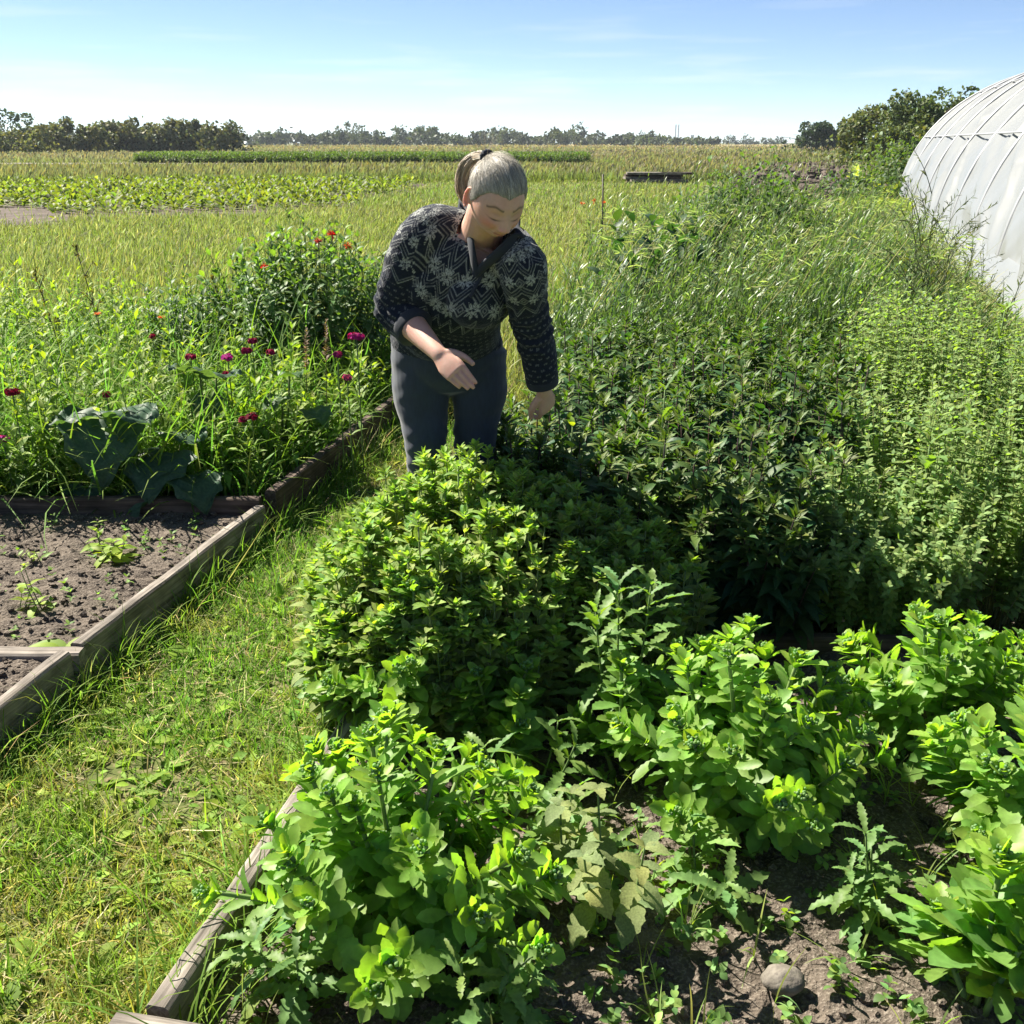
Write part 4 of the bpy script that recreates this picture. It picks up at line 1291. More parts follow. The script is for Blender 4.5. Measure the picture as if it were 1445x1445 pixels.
jV, jF = remesh(jn, 0.0042, 5, 0.5)
jN = vnormals(jV, jF)
jV += jN * (0.007 * fbm(jV * np.array([8, 8, 12.0]), 21, 3))[:, None]
for hp in (hipR, hipL, kneeR, kneeL):
    dj = np.linalg.norm(jV - hp, axis=1)
    jV += jN * (0.0026 * np.exp(-(dj / 0.10) ** 2) * np.sin((jV[:, 2] + 0.35 * np.abs(jV[:, 0] - hp[0])) * 120 + 6 * vnoise(jV * 9, 6)))[:, None]
fade = np.clip(0.5 + 0.6 * fbm(jV * np.array([8, 8, 5.0]), 31), 0, 1)[:, None]
jC = np.array([0.011, 0.018, 0.036]) * (1 - fade) + np.array([0.022, 0.033, 0.058]) * fade
jC *= (1 + 0.2 * vnoise(jV * np.array([300, 300, 60.0]), 5))[:, None]
m, nt, bs, out = new_mat('denim')
a_ = nt.nodes.new('ShaderNodeVertexColor'); a_.layer_name = 'Col'
nt.links.new(a_.outputs['Color'], bs.inputs['Base Color']); bs.inputs['Roughness'].default_value = 0.85; bs.inputs['Sheen Weight'].default_value = 0.2
MAT['denim'] = m
jo = link('jeans', np_mesh('jeans', jV, [jF], jC), MAT['denim'], woman)
m, nt, bs, out = new_mat('boot_rubber'); bs.inputs['Base Color'].default_value = (0.03, 0.03, 0.03, 1); bs.inputs['Roughness'].default_value = 0.6
for an_ in (ankR, ankL):
    bb = Bag()
    bb.add(*loft([an_ + np.array([0, 0.075, -0.04]), an_ + np.array([0, 0.03, -0.035]), an_ + np.array([0, -0.06, -0.045]), an_ + np.array([0, -0.17, -0.062])], HIPW, [0.034, 0.044, 0.047, 0.035], [0.04, 0.05, 0.042, 0.024], 18, 16))
    bb.add(*loft([an_ + np.array([0, 0.02, -0.04]), an_ + np.array([0, 0.012, 0.06])], HIPW, [0.048, 0.05], [0.05, 0.052], 18, 8))
    bb.build('boot', m, woman)

# ---- hair
hd, hq, ht = dirs(220, 300)
hp_ = head_shape(hd)
azi = np.degrees(np.arctan2(np.abs(hp_[:, 0]), hp_[:, 1]))          # 0 in front, 180 at the back
hl = np.interp(azi, [0, 8, 25, 45, 62, 78, 92, 104, 118, 180], [0.054, 0.059, 0.062, 0.056, 0.034, 0.004, -0.012, 0.030, -0.030, -0.072])
hl = hl + 0.001 * vnoise(np.stack([azi * 0.3 * np.sign(hp_[:, 0] + 1e-6), azi * 0, azi * 0], 1), 3)
over = np.clip((hp_[:, 2] - hl) / 0.022, 0, 1)
TIE = np.array([-0.020, -0.080, 0.070])                                # where the ponytail leaves the head
comb = np.arctan2(hp_[:, 0] - TIE[0], hp_[:, 1] - TIE[1] + (hp_[:, 2] - TIE[2]) * -0.6)
cd = np.linalg.norm(hp_ - TIE, axis=1)
e1 = nrm(TIE); eA = nrm(np.cross(e1, [1, 0, 0])); eB = np.cross(e1, eA)
angt = np.arctan2(hp_ @ eA, hp_ @ eB)
strand = 0.6 * vnoise(np.stack([np.cos(angt) * 26, np.sin(angt) * 26, cd * 6], 1), 5) + 0.4 * vnoise(np.stack([np.cos(angt) * 70, np.sin(angt) * 70, cd * 9], 1), 6)
over2 = np.clip((hp_[:, 2] - hl) / 0.06, 0, 1)
th = 0.0012 + 0.0095 * over2 ** 0.7 + 0.0008 * strand * over2
nd = nrm(hp_ * np.array([1 / 0.0765 ** 2, 1 / 0.097 ** 2, 1 / 0.112 ** 2]))
hv = hp_ + nd * th[:, None] - nd * (0.003 * (1 - np.clip(over * 6, 0, 1)))[:, None]
kp = (over > 0.0)
hqk = hq[kp[hq].all(1)]; htk = ht[kp[ht].all(1)]
grey = np.array([0.34, 0.32, 0.29]); dark = np.array([0.13, 0.12, 0.105]); lite = np.array([0.42, 0.39, 0.33])
sv = np.clip(0.5 + 0.8 * strand, 0, 1)[:, None]
hc = dark * (1 - sv) + grey * sv
hc = hc * (1 - 0.5 * np.clip(strand - 0.25, 0, 1)[:, None]) + lite * 0.5 * np.clip(strand - 0.25, 0, 1)[:, None]
m, nt, bs, out = new_mat('grey_hair')
a_ = nt.nodes.new('ShaderNodeVertexColor'); a_.layer_name = 'Col'
nt.links.new(a_.outputs['Color'], bs.inputs['Base Color'])
bs.inputs['Roughness'].default_value = 0.5; bs.inputs['Specular IOR Level'].default_value = 0.4; bs.inputs['Anisotropic'].default_value = 0.4
MAT['hair'] = m
hb = Bag()
hb.add(from_head(hv), [hqk, htk], hc)
# loose strands combed to the tie, over the cap
NS = 7000
idx = rng.choice(np.nonzero(over > 0.02)[0], NS)
st = hp_[idx]; sn = nd[idx]
K = 12
tt = np.linspace(0, 1, K)[None, :, None]
end = TIE + rng.normal(0, 0.006, (NS, 3))
path = st[:, None] * (1 - tt) + end[:, None] * tt
pn = nrm(path * np.array([1 / 0.0765 ** 2, 1 / 0.097 ** 2, 1 / 0.112 ** 2]))
sc_ = 1 / np.sqrt(np.sum((path / np.array([0.0765, 0.097, 0.112])) ** 2, -1, keepdims=True))
base_sc = sc_[:, :1]
path = path * sc_ / base_sc * (1.0)
thk = th[idx][:, None, None] * (1 - tt) + 0.0107 * tt
lift = thk + rng.uniform(-0.0004, 0.0022, (NS, 1, 1)) + (rng.random((NS, 1, 1)) < 0.03) * rng.uniform(0.0, 0.008, (NS, 1, 1)) * np.sin(tt * math.pi)
path = path + pn * lift
c_ = jitter((0.36, 0.34, 0.30), NS, 0.38, 0.04)
w_ = from_head(path.reshape(-1, 3)).reshape(NS, K, 3)
hb.add(*tubes(w_, np.array([0.00015] + [0.00032] * (K - 2) + [0.0003]), 3, c_, cap=False))
hair = hb.build('hair', MAT['hair'], woman)
# short hairs along the hairline and a few flyaways
NB2 = 700
ib = rng.choice(np.nonzero((over > 0.0) & (over < 0.25))[0], NB2)
s0 = hp_[ib] + nd[ib] * 0.0012 - np.array([0, 0, 1.0]) * rng.uniform(0.0, 0.006, (NB2, 1))
to = nrm(TIE - s0)
tt2 = np.linspace(0, 1, 6)[None, :, None]
pb2 = s0[:, None] + to[:, None] * tt2 * rng.uniform(0.02, 0.04, (NB2, 1, 1)) + nd[ib][:, None] * 0.007 * np.sin(tt2 * 1.6)
hb2 = Bag(); hb2.add(*tubes(from_head(pb2.reshape(-1, 3)).reshape(NB2, 6, 3), np.linspace(0.00012, 0.0003, 6), 3, jitter((0.22, 0.20, 0.17), NB2, 0.4, 0.04), cap=False))
ifl = rng.choice(np.nonzero(over > 0.5)[0], 70)
s0 = hp_[ifl]; e_ = TIE + rng.normal(0, 0.02, (70, 3)); tt3 = np.linspace(0, 1, 10)[None, :, None]
pf = s0[:, None] * (1 - tt3) + e_[:, None] * tt3
pf = pf / np.sqrt(np.sum((pf / np.array([0.0765, 0.097, 0.112])) ** 2, -1, keepdims=True)) * (1.13 + 0.10 * np.sin(tt3 * math.pi) * rng.uniform(0.1, 1.0, (70, 1, 1)))
hb2.add(*tubes(from_head(pf.reshape(-1, 3)).reshape(70, 10, 3), 0.00028, 3, (0.5, 0.46, 0.38), cap=False))
hb2.build('loose_hair', MAT['hair'], hair)
# ponytail
tie_w = from_head(TIE + nrm(TIE) * 0.012)
dpt = 2.75
keyp = np.array([from_head(TIE), tie_w, J(674, 222, dpt + 0.0), J(660, 231, dpt + 0.01), J(653, 249, dpt + 0.02), J(653, 266, dpt + 0.02), J(658, 281, dpt + 0.02)])
kk = np.linspace(0, len(keyp) - 1, 26)
i0 = np.clip(kk.astype(int), 0, len(keyp) - 2); f_ = (kk - i0)[:, None]
pm, p0_, p1_, p2_ = keyp[np.maximum(i0 - 1, 0)], keyp[i0], keyp[i0 + 1], keyp[np.minimum(i0 + 2, len(keyp) - 1)]
mid = 0.5 * (2 * p0_ + (p1_ - pm) * f_ + (2 * pm - 5 * p0_ + 4 * p1_ - p2_) * f_ ** 2 + (3 * p0_ - pm - 3 * p1_ + p2_) * f_ ** 3)
NP = 1300
T_ = nrm(np.gradient(mid, axis=0)); A_ = nrm(np.cross(T_, [0.2, 1, 0.1])); B_ = np.cross(T_, A_)
rad = np.interp(np.linspace(0, 1, 26), [0, 0.16, 0.3, 0.55, 0.85, 1], [0.014, 0.010, 0.017, 0.021, 0.017, 0.006])
a_r = rng.uniform(0, 2 * math.pi, NP); r_r = np.sqrt(rng.random(NP))
wob = rng.normal(0, 0.0015, (NP, 26, 3)).cumsum(1) * np.linspace(0, 1, 26)[None, :, None] * 0.6
pts = mid[None] + rad[None, :, None] * r_r[:, None, None] * (A_[None] * np.cos(a_r)[:, None, None] * 0.75 + B_[None] * np.sin(a_r)[:, None, None]) + wob
cl_ = jitter((0.28, 0.235, 0.18), NP, 0.45, 0.06)
pb_ = Bag(); pb_.add(*tubes(pts, np.linspace(0.0013, 0.0006, 26), 3, cl_, cap=False))
# flyaway wisps at the tie
for k in range(26):
    d0 = nrm(nrm(TIE) @ HB + rng.normal(0, 0.5, 3))
    d1 = nrm(d0 + rng.normal(0, 0.5, 3) + np.array([0, 0, 0.3]))
    L_ = rng.uniform(0.02, 0.05)
    q = np.array([tie_w + d0 * L_ * t + d1 * L_ * 0.7 * t * t for t in np.linspace(0, 1, 7)])
    pb_.add(*tubes(q, np.linspace(0.0006, 0.0002, 7), 3, (0.40, 0.34, 0.26), cap=False))
pb_.build('ponytail', MAT['hair'], hair)
tb = Bag()
ta = nrm(mid[6] - mid[2]); tA = nrm(np.cross(ta, [0.2, 1, 0.1])); tB = np.cross(ta, tA)
tc_ = mid[4]
ring = np.array([tc_ + 0.0135 * (tA * math.cos(a) + tB * math.sin(a)) + ta * 0.004 * math.sin(9 * a) for a in np.linspace(0, 2 * math.pi, 40)])
tb.add(*tubes(ring, 0.0062, 8, (0.01, 0.01, 0.012)))
tb.build('hair_tie', MAT['rib'], hair)
# ------------------------------------------------------------------ plants
SERR = np.array([0.16, 0.28, 0.42, 0.53, 0.72, 0.70, 0.93, 0.84, 1.04, 0.88, 0.98, 0.76, 0.74, 0.42, 0.05])
OVAL = np.array([0.14, 0.62, 0.95, 1.0, 0.82, 0.48, 0.04])
LANCE = np.array([0.12, 0.55, 0.95, 0.98, 0.78, 0.50, 0.24, 0.03])
WILLOW = np.array([0.25, 0.9, 1.0, 0.7, 0.05])
BLADE = np.array([0.75, 1.0, 0.92, 0.72, 0.42, 0.03])
JAG = np.array([0.20, 0.34, 0.56, 0.40, 0.74, 0.50, 0.96, 0.58, 1.0, 0.60, 0.92, 0.56, 0.76, 0.44, 0.50, 0.22, 0.04])
DOCK = np.array([0.12, 0.5, 0.86, 1.0, 0.98, 0.86, 0.66, 0.42, 0.2, 0.03])
ZUP = np.array([0, 0, 1.0])


def stems(base, top, bow=0.15, K=9):
    """curved stems: rise then lean; returns paths (N,K,3)"""
    base, top = np.atleast_2d(base), np.atleast_2d(top)
    t = np.linspace(0, 1, K)[None, :, None]
    d = top - base
    hor = d * np.array([1, 1, 0])
    bow = np.broadcast_to(np.asarray(bow, float), (len(base),))[:, None, None]
    return base[:, None] + d[:, None] * t - hor[:, None] * bow * np.sin(math.pi * t) + 0


def leafy(b, paths, nodes, t0, t1, Lfun, asp, elev, prof, col, per=2, bend=0.6, fold=0.25, jit=0.18, hue=0.10, elev_top=None, tipcol=None, petiole=0.0, wave=0.0, pw=1.0, edgec=None, azj=0.35, spiral=False):
    """Leaves in whorls up each stem. Lfun(t01)->length."""
    N, K, _ = paths.shape
    ts = t0 + (t1 - t0) * (np.linspace(0, 1, nodes) ** pw)
    f = ts * (K - 1)
    i = np.clip(f.astype(int), 0, K - 2); w = (f - i)[None, :, None]
    P = paths[:, i] * (1 - w) + paths[:, i + 1] * w                 # N,nodes,3
    T = nrm(paths[:, i + 1] - paths[:, i])
    ref = nrm(np.cross(T, np.array([0.31, 0.17, 0.93]) + 0 * T))
    ref2 = np.cross(T, ref)
    az0 = rng.uniform(0, 2 * math.pi, (N, 1, 1))
    q = np.arange(nodes)[None, :, None]
    az = az0 + (q * 2.4 if spiral else q * math.pi / per) + np.arange(per)[None, None, :] * 2 * math.pi / per + rng.normal(0, azj, (N, nodes, per))
    rad = ref[:, :, None] * np.cos(az)[..., None] + ref2[:, :, None] * np.sin(az)[..., None]
    e0 = elev; e1 = elev if elev_top is None else elev_top
    s01 = np.linspace(0, 1, nodes)[None, :, None]
    el = e0 * (1 - s01) + e1 * s01 + rng.normal(0, 0.16, (N, nodes, per))
    D = rad * np.cos(el)[..., None] + T[:, :, None] * np.sin(el)[..., None]
    U = T[:, :, None] * np.cos(el)[..., None] - rad * np.sin(el)[..., None]
    L = Lfun(np.broadcast_to(s01, el.shape)) * np.exp(rng.normal(0, 0.16, el.shape))
    PP = P[:, :, None] + D * petiole * L[..., None]
    n = L.size
    c = jitter(col, n, jit, hue)
    if tipcol is not None:
        s_ = np.clip((np.broadcast_to(s01, el.shape).reshape(-1, 1) - 0.45) / 0.55, 0, 1) ** 1.4
        c = c * (1 - s_) + jitter(tipcol, n, jit, hue) * s_
    b.add(*ribbons(PP.reshape(-1, 3), D.reshape(-1, 3), U.reshape(-1, 3), L.ravel(), L.ravel() * asp * np.exp(rng.normal(0, 0.1, n)), prof, bend + rng.normal(0, 0.25, n), fold, c, wave=wave, edgec=edgec))
    return b


def blades(N, P, h, w, lean=0.35, bend=1.0, col=(0.1, 0.17, 0.03), jit=0.2, hue=0.12, tip=None, prof=BLADE, wind=None):
    az = rng.uniform(0, 2 * math.pi, N)
    le = np.abs(rng.normal(0, lean, N))
    D = np.stack([np.cos(az) * np.sin(le), np.sin(az) * np.sin(le), np.cos(le)], 1)
    if wind is not None: D = nrm(D + wind)
    out_ = nrm(D * np.array([1, 1, 0]) + 1e-4)
    U = nrm(-out_ + 0.6 * rng.normal(size=(N, 3)))
    c = jitter(col, N, jit, hue)
    return ribbons(P, D, U, h, w, prof, -np.abs(rng.normal(bend, 0.5, N)) * -1.0, 0, c, tipc=None if tip is None else jitter(tip, N, jit, hue))


def in_poly(n, poly):
    poly = np.asarray(poly, float)
    lo, hi = poly.min(0), poly.max(0)
    out_ = np.zeros((0, 2))
    while len(out_) < n:
        p = rng.uniform(lo, hi, (n * 2, 2))
        c = np.zeros(len(p), bool)
        for k in range(len(poly)):
            a, q = poly[k], poly[k - 1]
            t = (a[1] > p[:, 1]) != (q[1] > p[:, 1])
            c ^= t & (p[:, 0] < (q[0] - a[0]) * (p[:, 1] - a[1]) / (q[1] - a[1] + 1e-12) + a[0])
        out_ = np.concatenate([out_, p[c]])
    return out_[:n]


# ---- the meadow: one sward of tall grass
def sward(n, d0, d1, a0, a1, reject=None, pw=1.0):
    u = rng.random(n)
    d = (d0 ** (1 - pw) + u * (d1 ** (1 - pw) - d0 ** (1 - pw))) ** (1 / (1 - pw)) if abs(pw - 1) > 1e-6 else d0 * (d1 / d0) ** u
    az = np.radians(rng.uniform(a0, a1, n))
    P = np.stack([np.sin(az) * d, np.cos(az) * d, np.zeros(n)], 1)
    return P, d


def in_crop(P):
    P = P + np.stack([1.4 * vnoise(P * 0.7, 3), 0.9 * vnoise(P * 0.8, 4), 0 * P[:, 0]], 1)
    x, y = P[:, 0], P[:, 1]
    left = y > np.interp(x, [-34, -9.5, -4.2], [21, 20.0, 25.5])
    return left & (x < -3.4) & (y < np.interp(x, [-34, -3.2], [42.5, 41])) & (x < np.interp(y, [20, 25.5, 41], [-9.5, -4.2, -3.2]))


def in_plough(P):
    P = P + np.stack([0.9 * vnoise(P * 0.7, 5), 2.0 * vnoise(P * 0.5, 6), 0 * P[:, 0]], 1)
    x, y = P[:, 0], P[:, 1]
    return (y > 20) & (y < 78) & (x > np.interp(y, [20, 37, 78], [3.6, 6.6, 17.5])) & (x < np.interp(y, [20, 44, 78], [7.0, 15, 27]))


def in_bed(P):
    x, y = P[:, 0], P[:, 1]
    return ((y < 7.3) & (x > -3.7) & (x < xl(y) + 0.1)) | ((y < 5.6) & (x > -3)) | ((y < 12.5) & (x > np.interp(y, [5, 8, 10, 12.5], [0.2, 0.45, 1.0, 2.0])))


def in_tunnel(P):
    q = P - T0
    s, t = q @ tdir, q @ tper
    return (s > -0.3) & (s < TL + 0.3) & (t > -0.5) & (t < TW)


clump = lambda P, f, s: 0.5 + 0.5 * fbm(P * f, s, 2)
b = Bag()
P, d = sward(310000, 5.0, 44.0, -46, 26, pw=1.25)
k = ~(((in_crop(P) | in_plough(P)) & (rng.random(len(P)) < 0.965)) | in_bed(P) | in_tunnel(P))
P, d = P[k], d[k]
cl = clump(P, 0.55, 3)
short = ((P[:, 0] > -0.5) & (P[:, 1] > 12.5))
h = (0.11 + 0.14 * cl) * np.exp(rng.normal(0, 0.25, len(P))) * np.where(P[:, 1] > 13, 0.85, 1) * np.where(short, 0.8, 1)
yel = np.clip(0.35 + 0.8 * fbm(P * np.array([0.16, 0.16, 1]), 8, 2), 0, 1)[:, None]
c0 = np.array([0.090, 0.140, 0.042]) * (1 - yel) + np.array([0.125, 0.142, 0.060]) * yel
bl = blades(len(P), P, h, 0.0024 + 0.0006 * d, 0.45, 1.0, c0, 0.2, 0.1, tip=c0 * np.array([1.25, 1.15, 1.05]), prof=np.array([0.8, 1.0, 0.75, 0.05]))
b.add(*bl)
# seed heads, straw and rosy
m_ = rng.random(len(P)) < 0.16
Ph, dh, hh = P[m_], d[m_], h[m_]
n = len(Ph)
wind_ = np.array([0.25, -0.02, 0])
topz = Ph + np.stack([rng.normal(0, 0.03, n), rng.normal(0, 0.03, n), hh * 1.12], 1)
D = nrm(np.stack([rng.normal(0.3, 0.35, n), rng.normal(0, 0.3, n), np.ones(n)], 1))
b.add(*ribbons(topz - D * 0.06, D, rng.normal(size=(n, 3)), 0.11 * np.exp(rng.normal(0, 0.2, n)), 0.003 + 0.0005 * dh, [0.25, 1.0, 0.8, 0.1], 0.6, 0, jitter((0.21, 0.19, 0.12), n, 0.25, 0.1)))
mb = 0.0012 + 0.00055 * dh
b.add(*ribbons(Ph, topz - Ph, rng.normal(size=(n, 3)), np.linalg.norm(topz - Ph, axis=1), mb, [1, 0.8, 0.6], 0.0, 0, jitter((0.16, 0.16, 0.06), n, 0.2, 0.1)))
# tall band behind the crop and on to the hedgerow
for (n, d0, d1, a0, a1, hm, wm, c1, c2, fr) in ((70000, 42.2, 74, -48, 8, 0.62, 0.0009, (0.105, 0.135, 0.036), (0.135, 0.14, 0.08), 0.40),
                                            (44000, 44, 110, 6, 25, 0.55, 0.0011, (0.095, 0.125, 0.042), (0.14, 0.14, 0.085), 0.5),
                                            (44000, 83, 150, -48, 10, 0.5, 0.0011, (0.11, 0.125, 0.052), (0.15, 0.14, 0.105), 0.5),
                                            (26000, 150, 330, -46, 30, 0.8, 0.0011, (0.12, 0.125, 0.058), (0.185, 0.16, 0.11), 0.6)):
    P, d = sward(n, d0, d1, a0, a1, pw=1.15)
    k = ~((in_plough(P) & (rng.random(n) < 0.97)) | in_tunnel(P) | ((P[:, 1] > 73.5) & (P[:, 1] < 83.5) & (P[:, 0] < 4) & (P[:, 0] > -52)))
    P, d = P[k], d[k]; n = len(P)
    cl = clump(P, 0.18, 5)
    hm_ = np.where((P[:, 0] < 6) & (d0 < 43) & (P[:, 0] > -52), np.interp(P[:, 1], [44, 72], [0.50, 0.15]), hm)
    h = hm_ * (0.55 + 0.6 * cl) * np.exp(rng.normal(0, 0.18, n))
    b.add(*blades(n, P, h, wm * d * 0.75, 0.28, 0.6, c1, 0.2, 0.12, tip=c2, prof=np.array([0.8, 1.0, 0.6, 0.1])))
    m_ = rng.random(n) < fr
    q = P[m_] + np.stack([0 * d[m_], 0 * d[m_], h[m_]], 1)
    D = nrm(np.stack([rng.normal(0.25, 0.3, len(q)), rng.normal(0, 0.3, len(q)), np.ones(len(q))], 1))
    b.add(*ribbons(q - D * 0.1, D, rng.normal(size=q.shape), 0.22, 0.0011 * d[m_], [0.3, 1, 0.8, 0.2], 0.5, 0, jitter(np.array(c2) * np.array([1.05, 0.88, 0.95]), len(q), 0.2, 0.1)))
tag(b.build('meadow_grass', MAT['grass']), 'tall seeding meadow grass across the fields', 'meadow', kind='stuff')

# the dark green strip of crop beyond the bare strip
b = Bag()
n = 9000
P = np.stack([rng.uniform(-29, 6, n), rng.uniform(83.2, 90, n) - 0.0, np.zeros(n)], 1)
paths = stems(P, P + np.stack([rng.normal(0, 0.1, n), rng.normal(0, 0.1, n), rng.uniform(0.40, 0.70, n)], 1), 0.1, 5)
leafy(b, paths, 4, 0.25, 1.0, lambda t: 0.30 - 0.12 * t, 0.36, 0.6, LANCE[::2], (0.045, 0.085, 0.026), elev_top=1.2, fold=0)
tag(b.build('crop_rows', MAT['leaf']), 'dark green crop strip across the middle of the far field', 'crop', kind='stuff')

# low crop rows in the left field
b = Bag()
gx, gy = np.meshgrid(np.arange(-33, -3.5, 0.26), np.arange(21.6, 42, 0.50))
P = np.stack([gx.ravel(), gy.ravel(), 0 * gx.ravel()], 1) + rng.normal(0, 0.09, (gx.size, 3)) * np.array([1, 1, 0])
P[:, 1] += 0.10 * (P[:, 0] + 18) * 0
dens = fbm(P * np.array([0.22, 0.35, 1]), 13, 3) + np.interp(P[:, 1], [20, 25, 29, 41], [-0.40, -0.15, 0.18, 0.36])
P = P[in_crop(P) & (dens > 0.0)]
n = len(P)
paths = stems(P, P + np.stack([0 * P[:, 0], 0 * P[:, 0], rng.uniform(0.10, 0.26, n)], 1), 0, 3)
leafy(b, paths, 3, 0.2, 1.0, lambda t: 0.21 - 0.05 * t, 0.55, 0.5, OVAL[::2], (0.075, 0.115, 0.034), elev_top=1.1, fold=0.2, per=3, jit=0.25)
tag(b.build('vegetable_rows', MAT['leaf']), 'rows of young leafy vegetables in dark soil of the left field', 'crop', kind='stuff')
# pale lettuces in the ploughed ground at the right
b = Bag()
rows_ = []
for k in range(4):
    y = np.arange(36, 63, 0.6)
    rows_.append(np.stack([11.4 + k * 1.5 + (y - 36) * 0.32, y, 0 * y], 1))
P = np.concatenate(rows_) + rng.normal(0, 0.05, (sum(len(q) for q in rows_), 3)) * np.array([1, 1, 0])
paths = stems(P, P + ZUP * 0.22, 0, 3)
leafy(b, paths, 3, 0.1, 0.9, lambda t: 0.34 - 0.1 * t, 0.8, 0.5, OVAL[::2], (0.24, 0.33, 0.11), per=4, elev_top=1.0)
n = 500
P = np.concatenate([in_poly(n, [(6.2, 21), (8.6, 21), (15, 40), (12.8, 40)]), np.zeros((n, 1))], 1)
leafy(b, stems(P, P + ZUP * 0.25, 0, 3), 3, 0.1, 0.9, lambda t: 0.3 - 0.1 * t, 0.5, 0.5, OVAL[::2], (0.12, 0.17, 0.04), per=4, elev_top=1.0)
tag(b.build('lettuce_rows', MAT['leaf']), 'pale lettuce rows in the ploughed ground left of the polytunnel', 'crop', kind='stuff')

# ---- the mown path
b = Bag()


def path_pts(n):
    y = rng.uniform(0.9, 7.6, n) if False else 1.0 * (8.0 / 1.0) ** rng.random(n)
    x = rng.uniform(-2.6, 1.2, n)
    ok = (x > np.where(y < 5.6, xl(y) + 0.02, xl(y) - 0.3)) & (x < np.where(y < 1.36, -0.72 + 3 * 0, np.where(y < 2.75, xr(y) - 0.03, xr(y) + 0.05)))
    return np.stack([x[ok], y[ok], np.zeros(ok.sum())], 1)


P = path_pts(260000)
bare = fbm(P * 3.2, 51, 3)
mid_ = np.abs((P[:, 0] - (xl(P[:, 1]) + xr(P[:, 1])) / 2))
P = P[bare + 0.22 * vnoise(P * 11, 53) > -0.36 + 0.42 * rng.random(len(P))]
bare = fbm(P * 3.2, 51, 3)
n = len(P)
edge = np.minimum(np.abs(P[:, 0] - xl(P[:, 1])), np.abs(P[:, 0] - xr(P[:, 1])))
h = (0.028 + 0.030 * clump(P, 4, 17)) * np.exp(rng.normal(0, 0.35, n)) * (1 + 1.1 * np.exp(-(edge / 0.09) ** 2)) * np.where(P[:, 1] > 4.6, 1.6, 1)
yel = np.clip(0.35 + 1.1 * fbm(P * 2.2, 61, 2) + 0.5 * vnoise(P * 14, 62) - bare * 0.7, 0, 1)[:, None]
c0 = np.array([0.080, 0.165, 0.026]) * (1 - yel) + np.array([0.215, 0.205, 0.065]) * yel
dry = (rng.random(n) < np.where(bare < 0.0, 0.26, 0.09))[:, None]
c0 = np.where(dry, np.array([0.33, 0.27, 0.15]), c0)
b.add(*blades(n, P, h, 0.0032, 0.62, 0.9, c0, 0.22, 0.1, prof=np.array([0.8, 1.0, 0.7, 0.05])))
# longer tufts
tc_ = path_pts(2600)
tc_ = tc_[rng.random(len(tc_)) < np.where(np.minimum(np.abs(tc_[:, 0] - xl(tc_[:, 1])), np.abs(tc_[:, 0] - xr(tc_[:, 1]))) < 0.1, 1, 0.42)]
P = np.repeat(tc_, 9, 0) + rng.normal(0, 0.012, (len(tc_) * 9, 3)) * np.array([1, 1, 0])
n = len(P)
b.add(*blades(n, P, rng.uniform(0.05, 0.15, n) * np.exp(rng.normal(0, 0.2, n)), 0.0036, 0.5, 1.1, (0.115, 0.20, 0.03), 0.2, 0.1, prof=BLADE))
yb = rng.uniform(1.3, 2.7, 90); P = np.stack([xr(yb) + rng.choice([-0.02, 0.07], 90) + rng.normal(0, 0.012, 90), yb, np.full(90, 0.02)], 1)
P = np.repeat(P, 8, 0) + rng.normal(0, 0.01, (720, 3)) * np.array([1, 1, 0])
b.add(*blades(720, P, rng.uniform(0.10, 0.30, 720), 0.0042, 0.5, 1.4, (0.10, 0.18, 0.03), 0.2, 0.1))
yb = rng.uniform(1.6, 5.4, 110); P = np.stack([xl(yb) + 0.02 + np.abs(rng.normal(0, 0.02, 110)), yb, np.full(110, 0.0)], 1)
P = np.repeat(P, 8, 0) + rng.normal(0, 0.012, (880, 3)) * np.array([1, 1, 0])
b.add(*blades(880, P, rng.uniform(0.08, 0.24, 880), 0.0042, 0.5, 1.3, (0.10, 0.18, 0.03), 0.2, 0.1))
# clover, dandelion and plantain leaves in the sward
P = path_pts(11000)
n = len(P)
az = rng.uniform(0, 6.28, n); el = rng.uniform(0.0, 0.7, n)
D = np.stack([np.cos(az) * np.cos(el), np.sin(az) * np.cos(el), np.sin(el)], 1)
P[:, 2] = rng.uniform(0.004, 0.022, n)
sz = np.exp(rng.normal(math.log(0.026), 0.4, n)) * np.where(P[:, 1] < 4, 1, 1.3)
b.add(*ribbons(P, D, ZUP + rng.normal(0, 0.25, (n, 3)), sz, sz * 0.62, OVAL, 0.5, 0.2, jitter((0.12, 0.21, 0.03), n, 0.2, 0.1)))
P = path_pts(620); n = len(P)
P = np.repeat(P, 6, 0); az = rng.uniform(0, 6.28, 6 * n); el = rng.uniform(0.1, 0.6, 6 * n)
D = np.stack([np.cos(az) * np.cos(el), np.sin(az) * np.cos(el), np.sin(el)], 1)
sz = np.exp(rng.normal(math.log(0.058), 0.3, 6 * n))
b.add(*ribbons(P + ZUP * 0.006, D, ZUP + rng.normal(0, 0.2, (6 * n, 3)), sz, sz * 0.34, JAG[::1], 0.7, 0.2, jitter((0.11, 0.20, 0.03), 6 * n, 0.2, 0.1)))
# clippings and dead stalks
P = path_pts(6000); n = len(P); az = rng.uniform(0, 6.28, n)
D = np.stack([np.cos(az), np.sin(az), rng.normal(0.05, 0.15, n)], 1); P[:, 2] = rng.uniform(0.006, 0.03, n)
b.add(*ribbons(P, D, ZUP + rng.normal(0, 0.4, (n, 3)), rng.uniform(0.03, 0.13, n), 0.0024, [0.8, 1, 0.9, 0.4], rng.normal(0, 0.5, n), 0, jitter((0.34, 0.29, 0.17), n, 0.25, 0.05)))
tag(b.build('lawn_grass', MAT['grass']), 'sunlit mown grass path with clover and clippings between the beds', 'grass', kind='stuff')


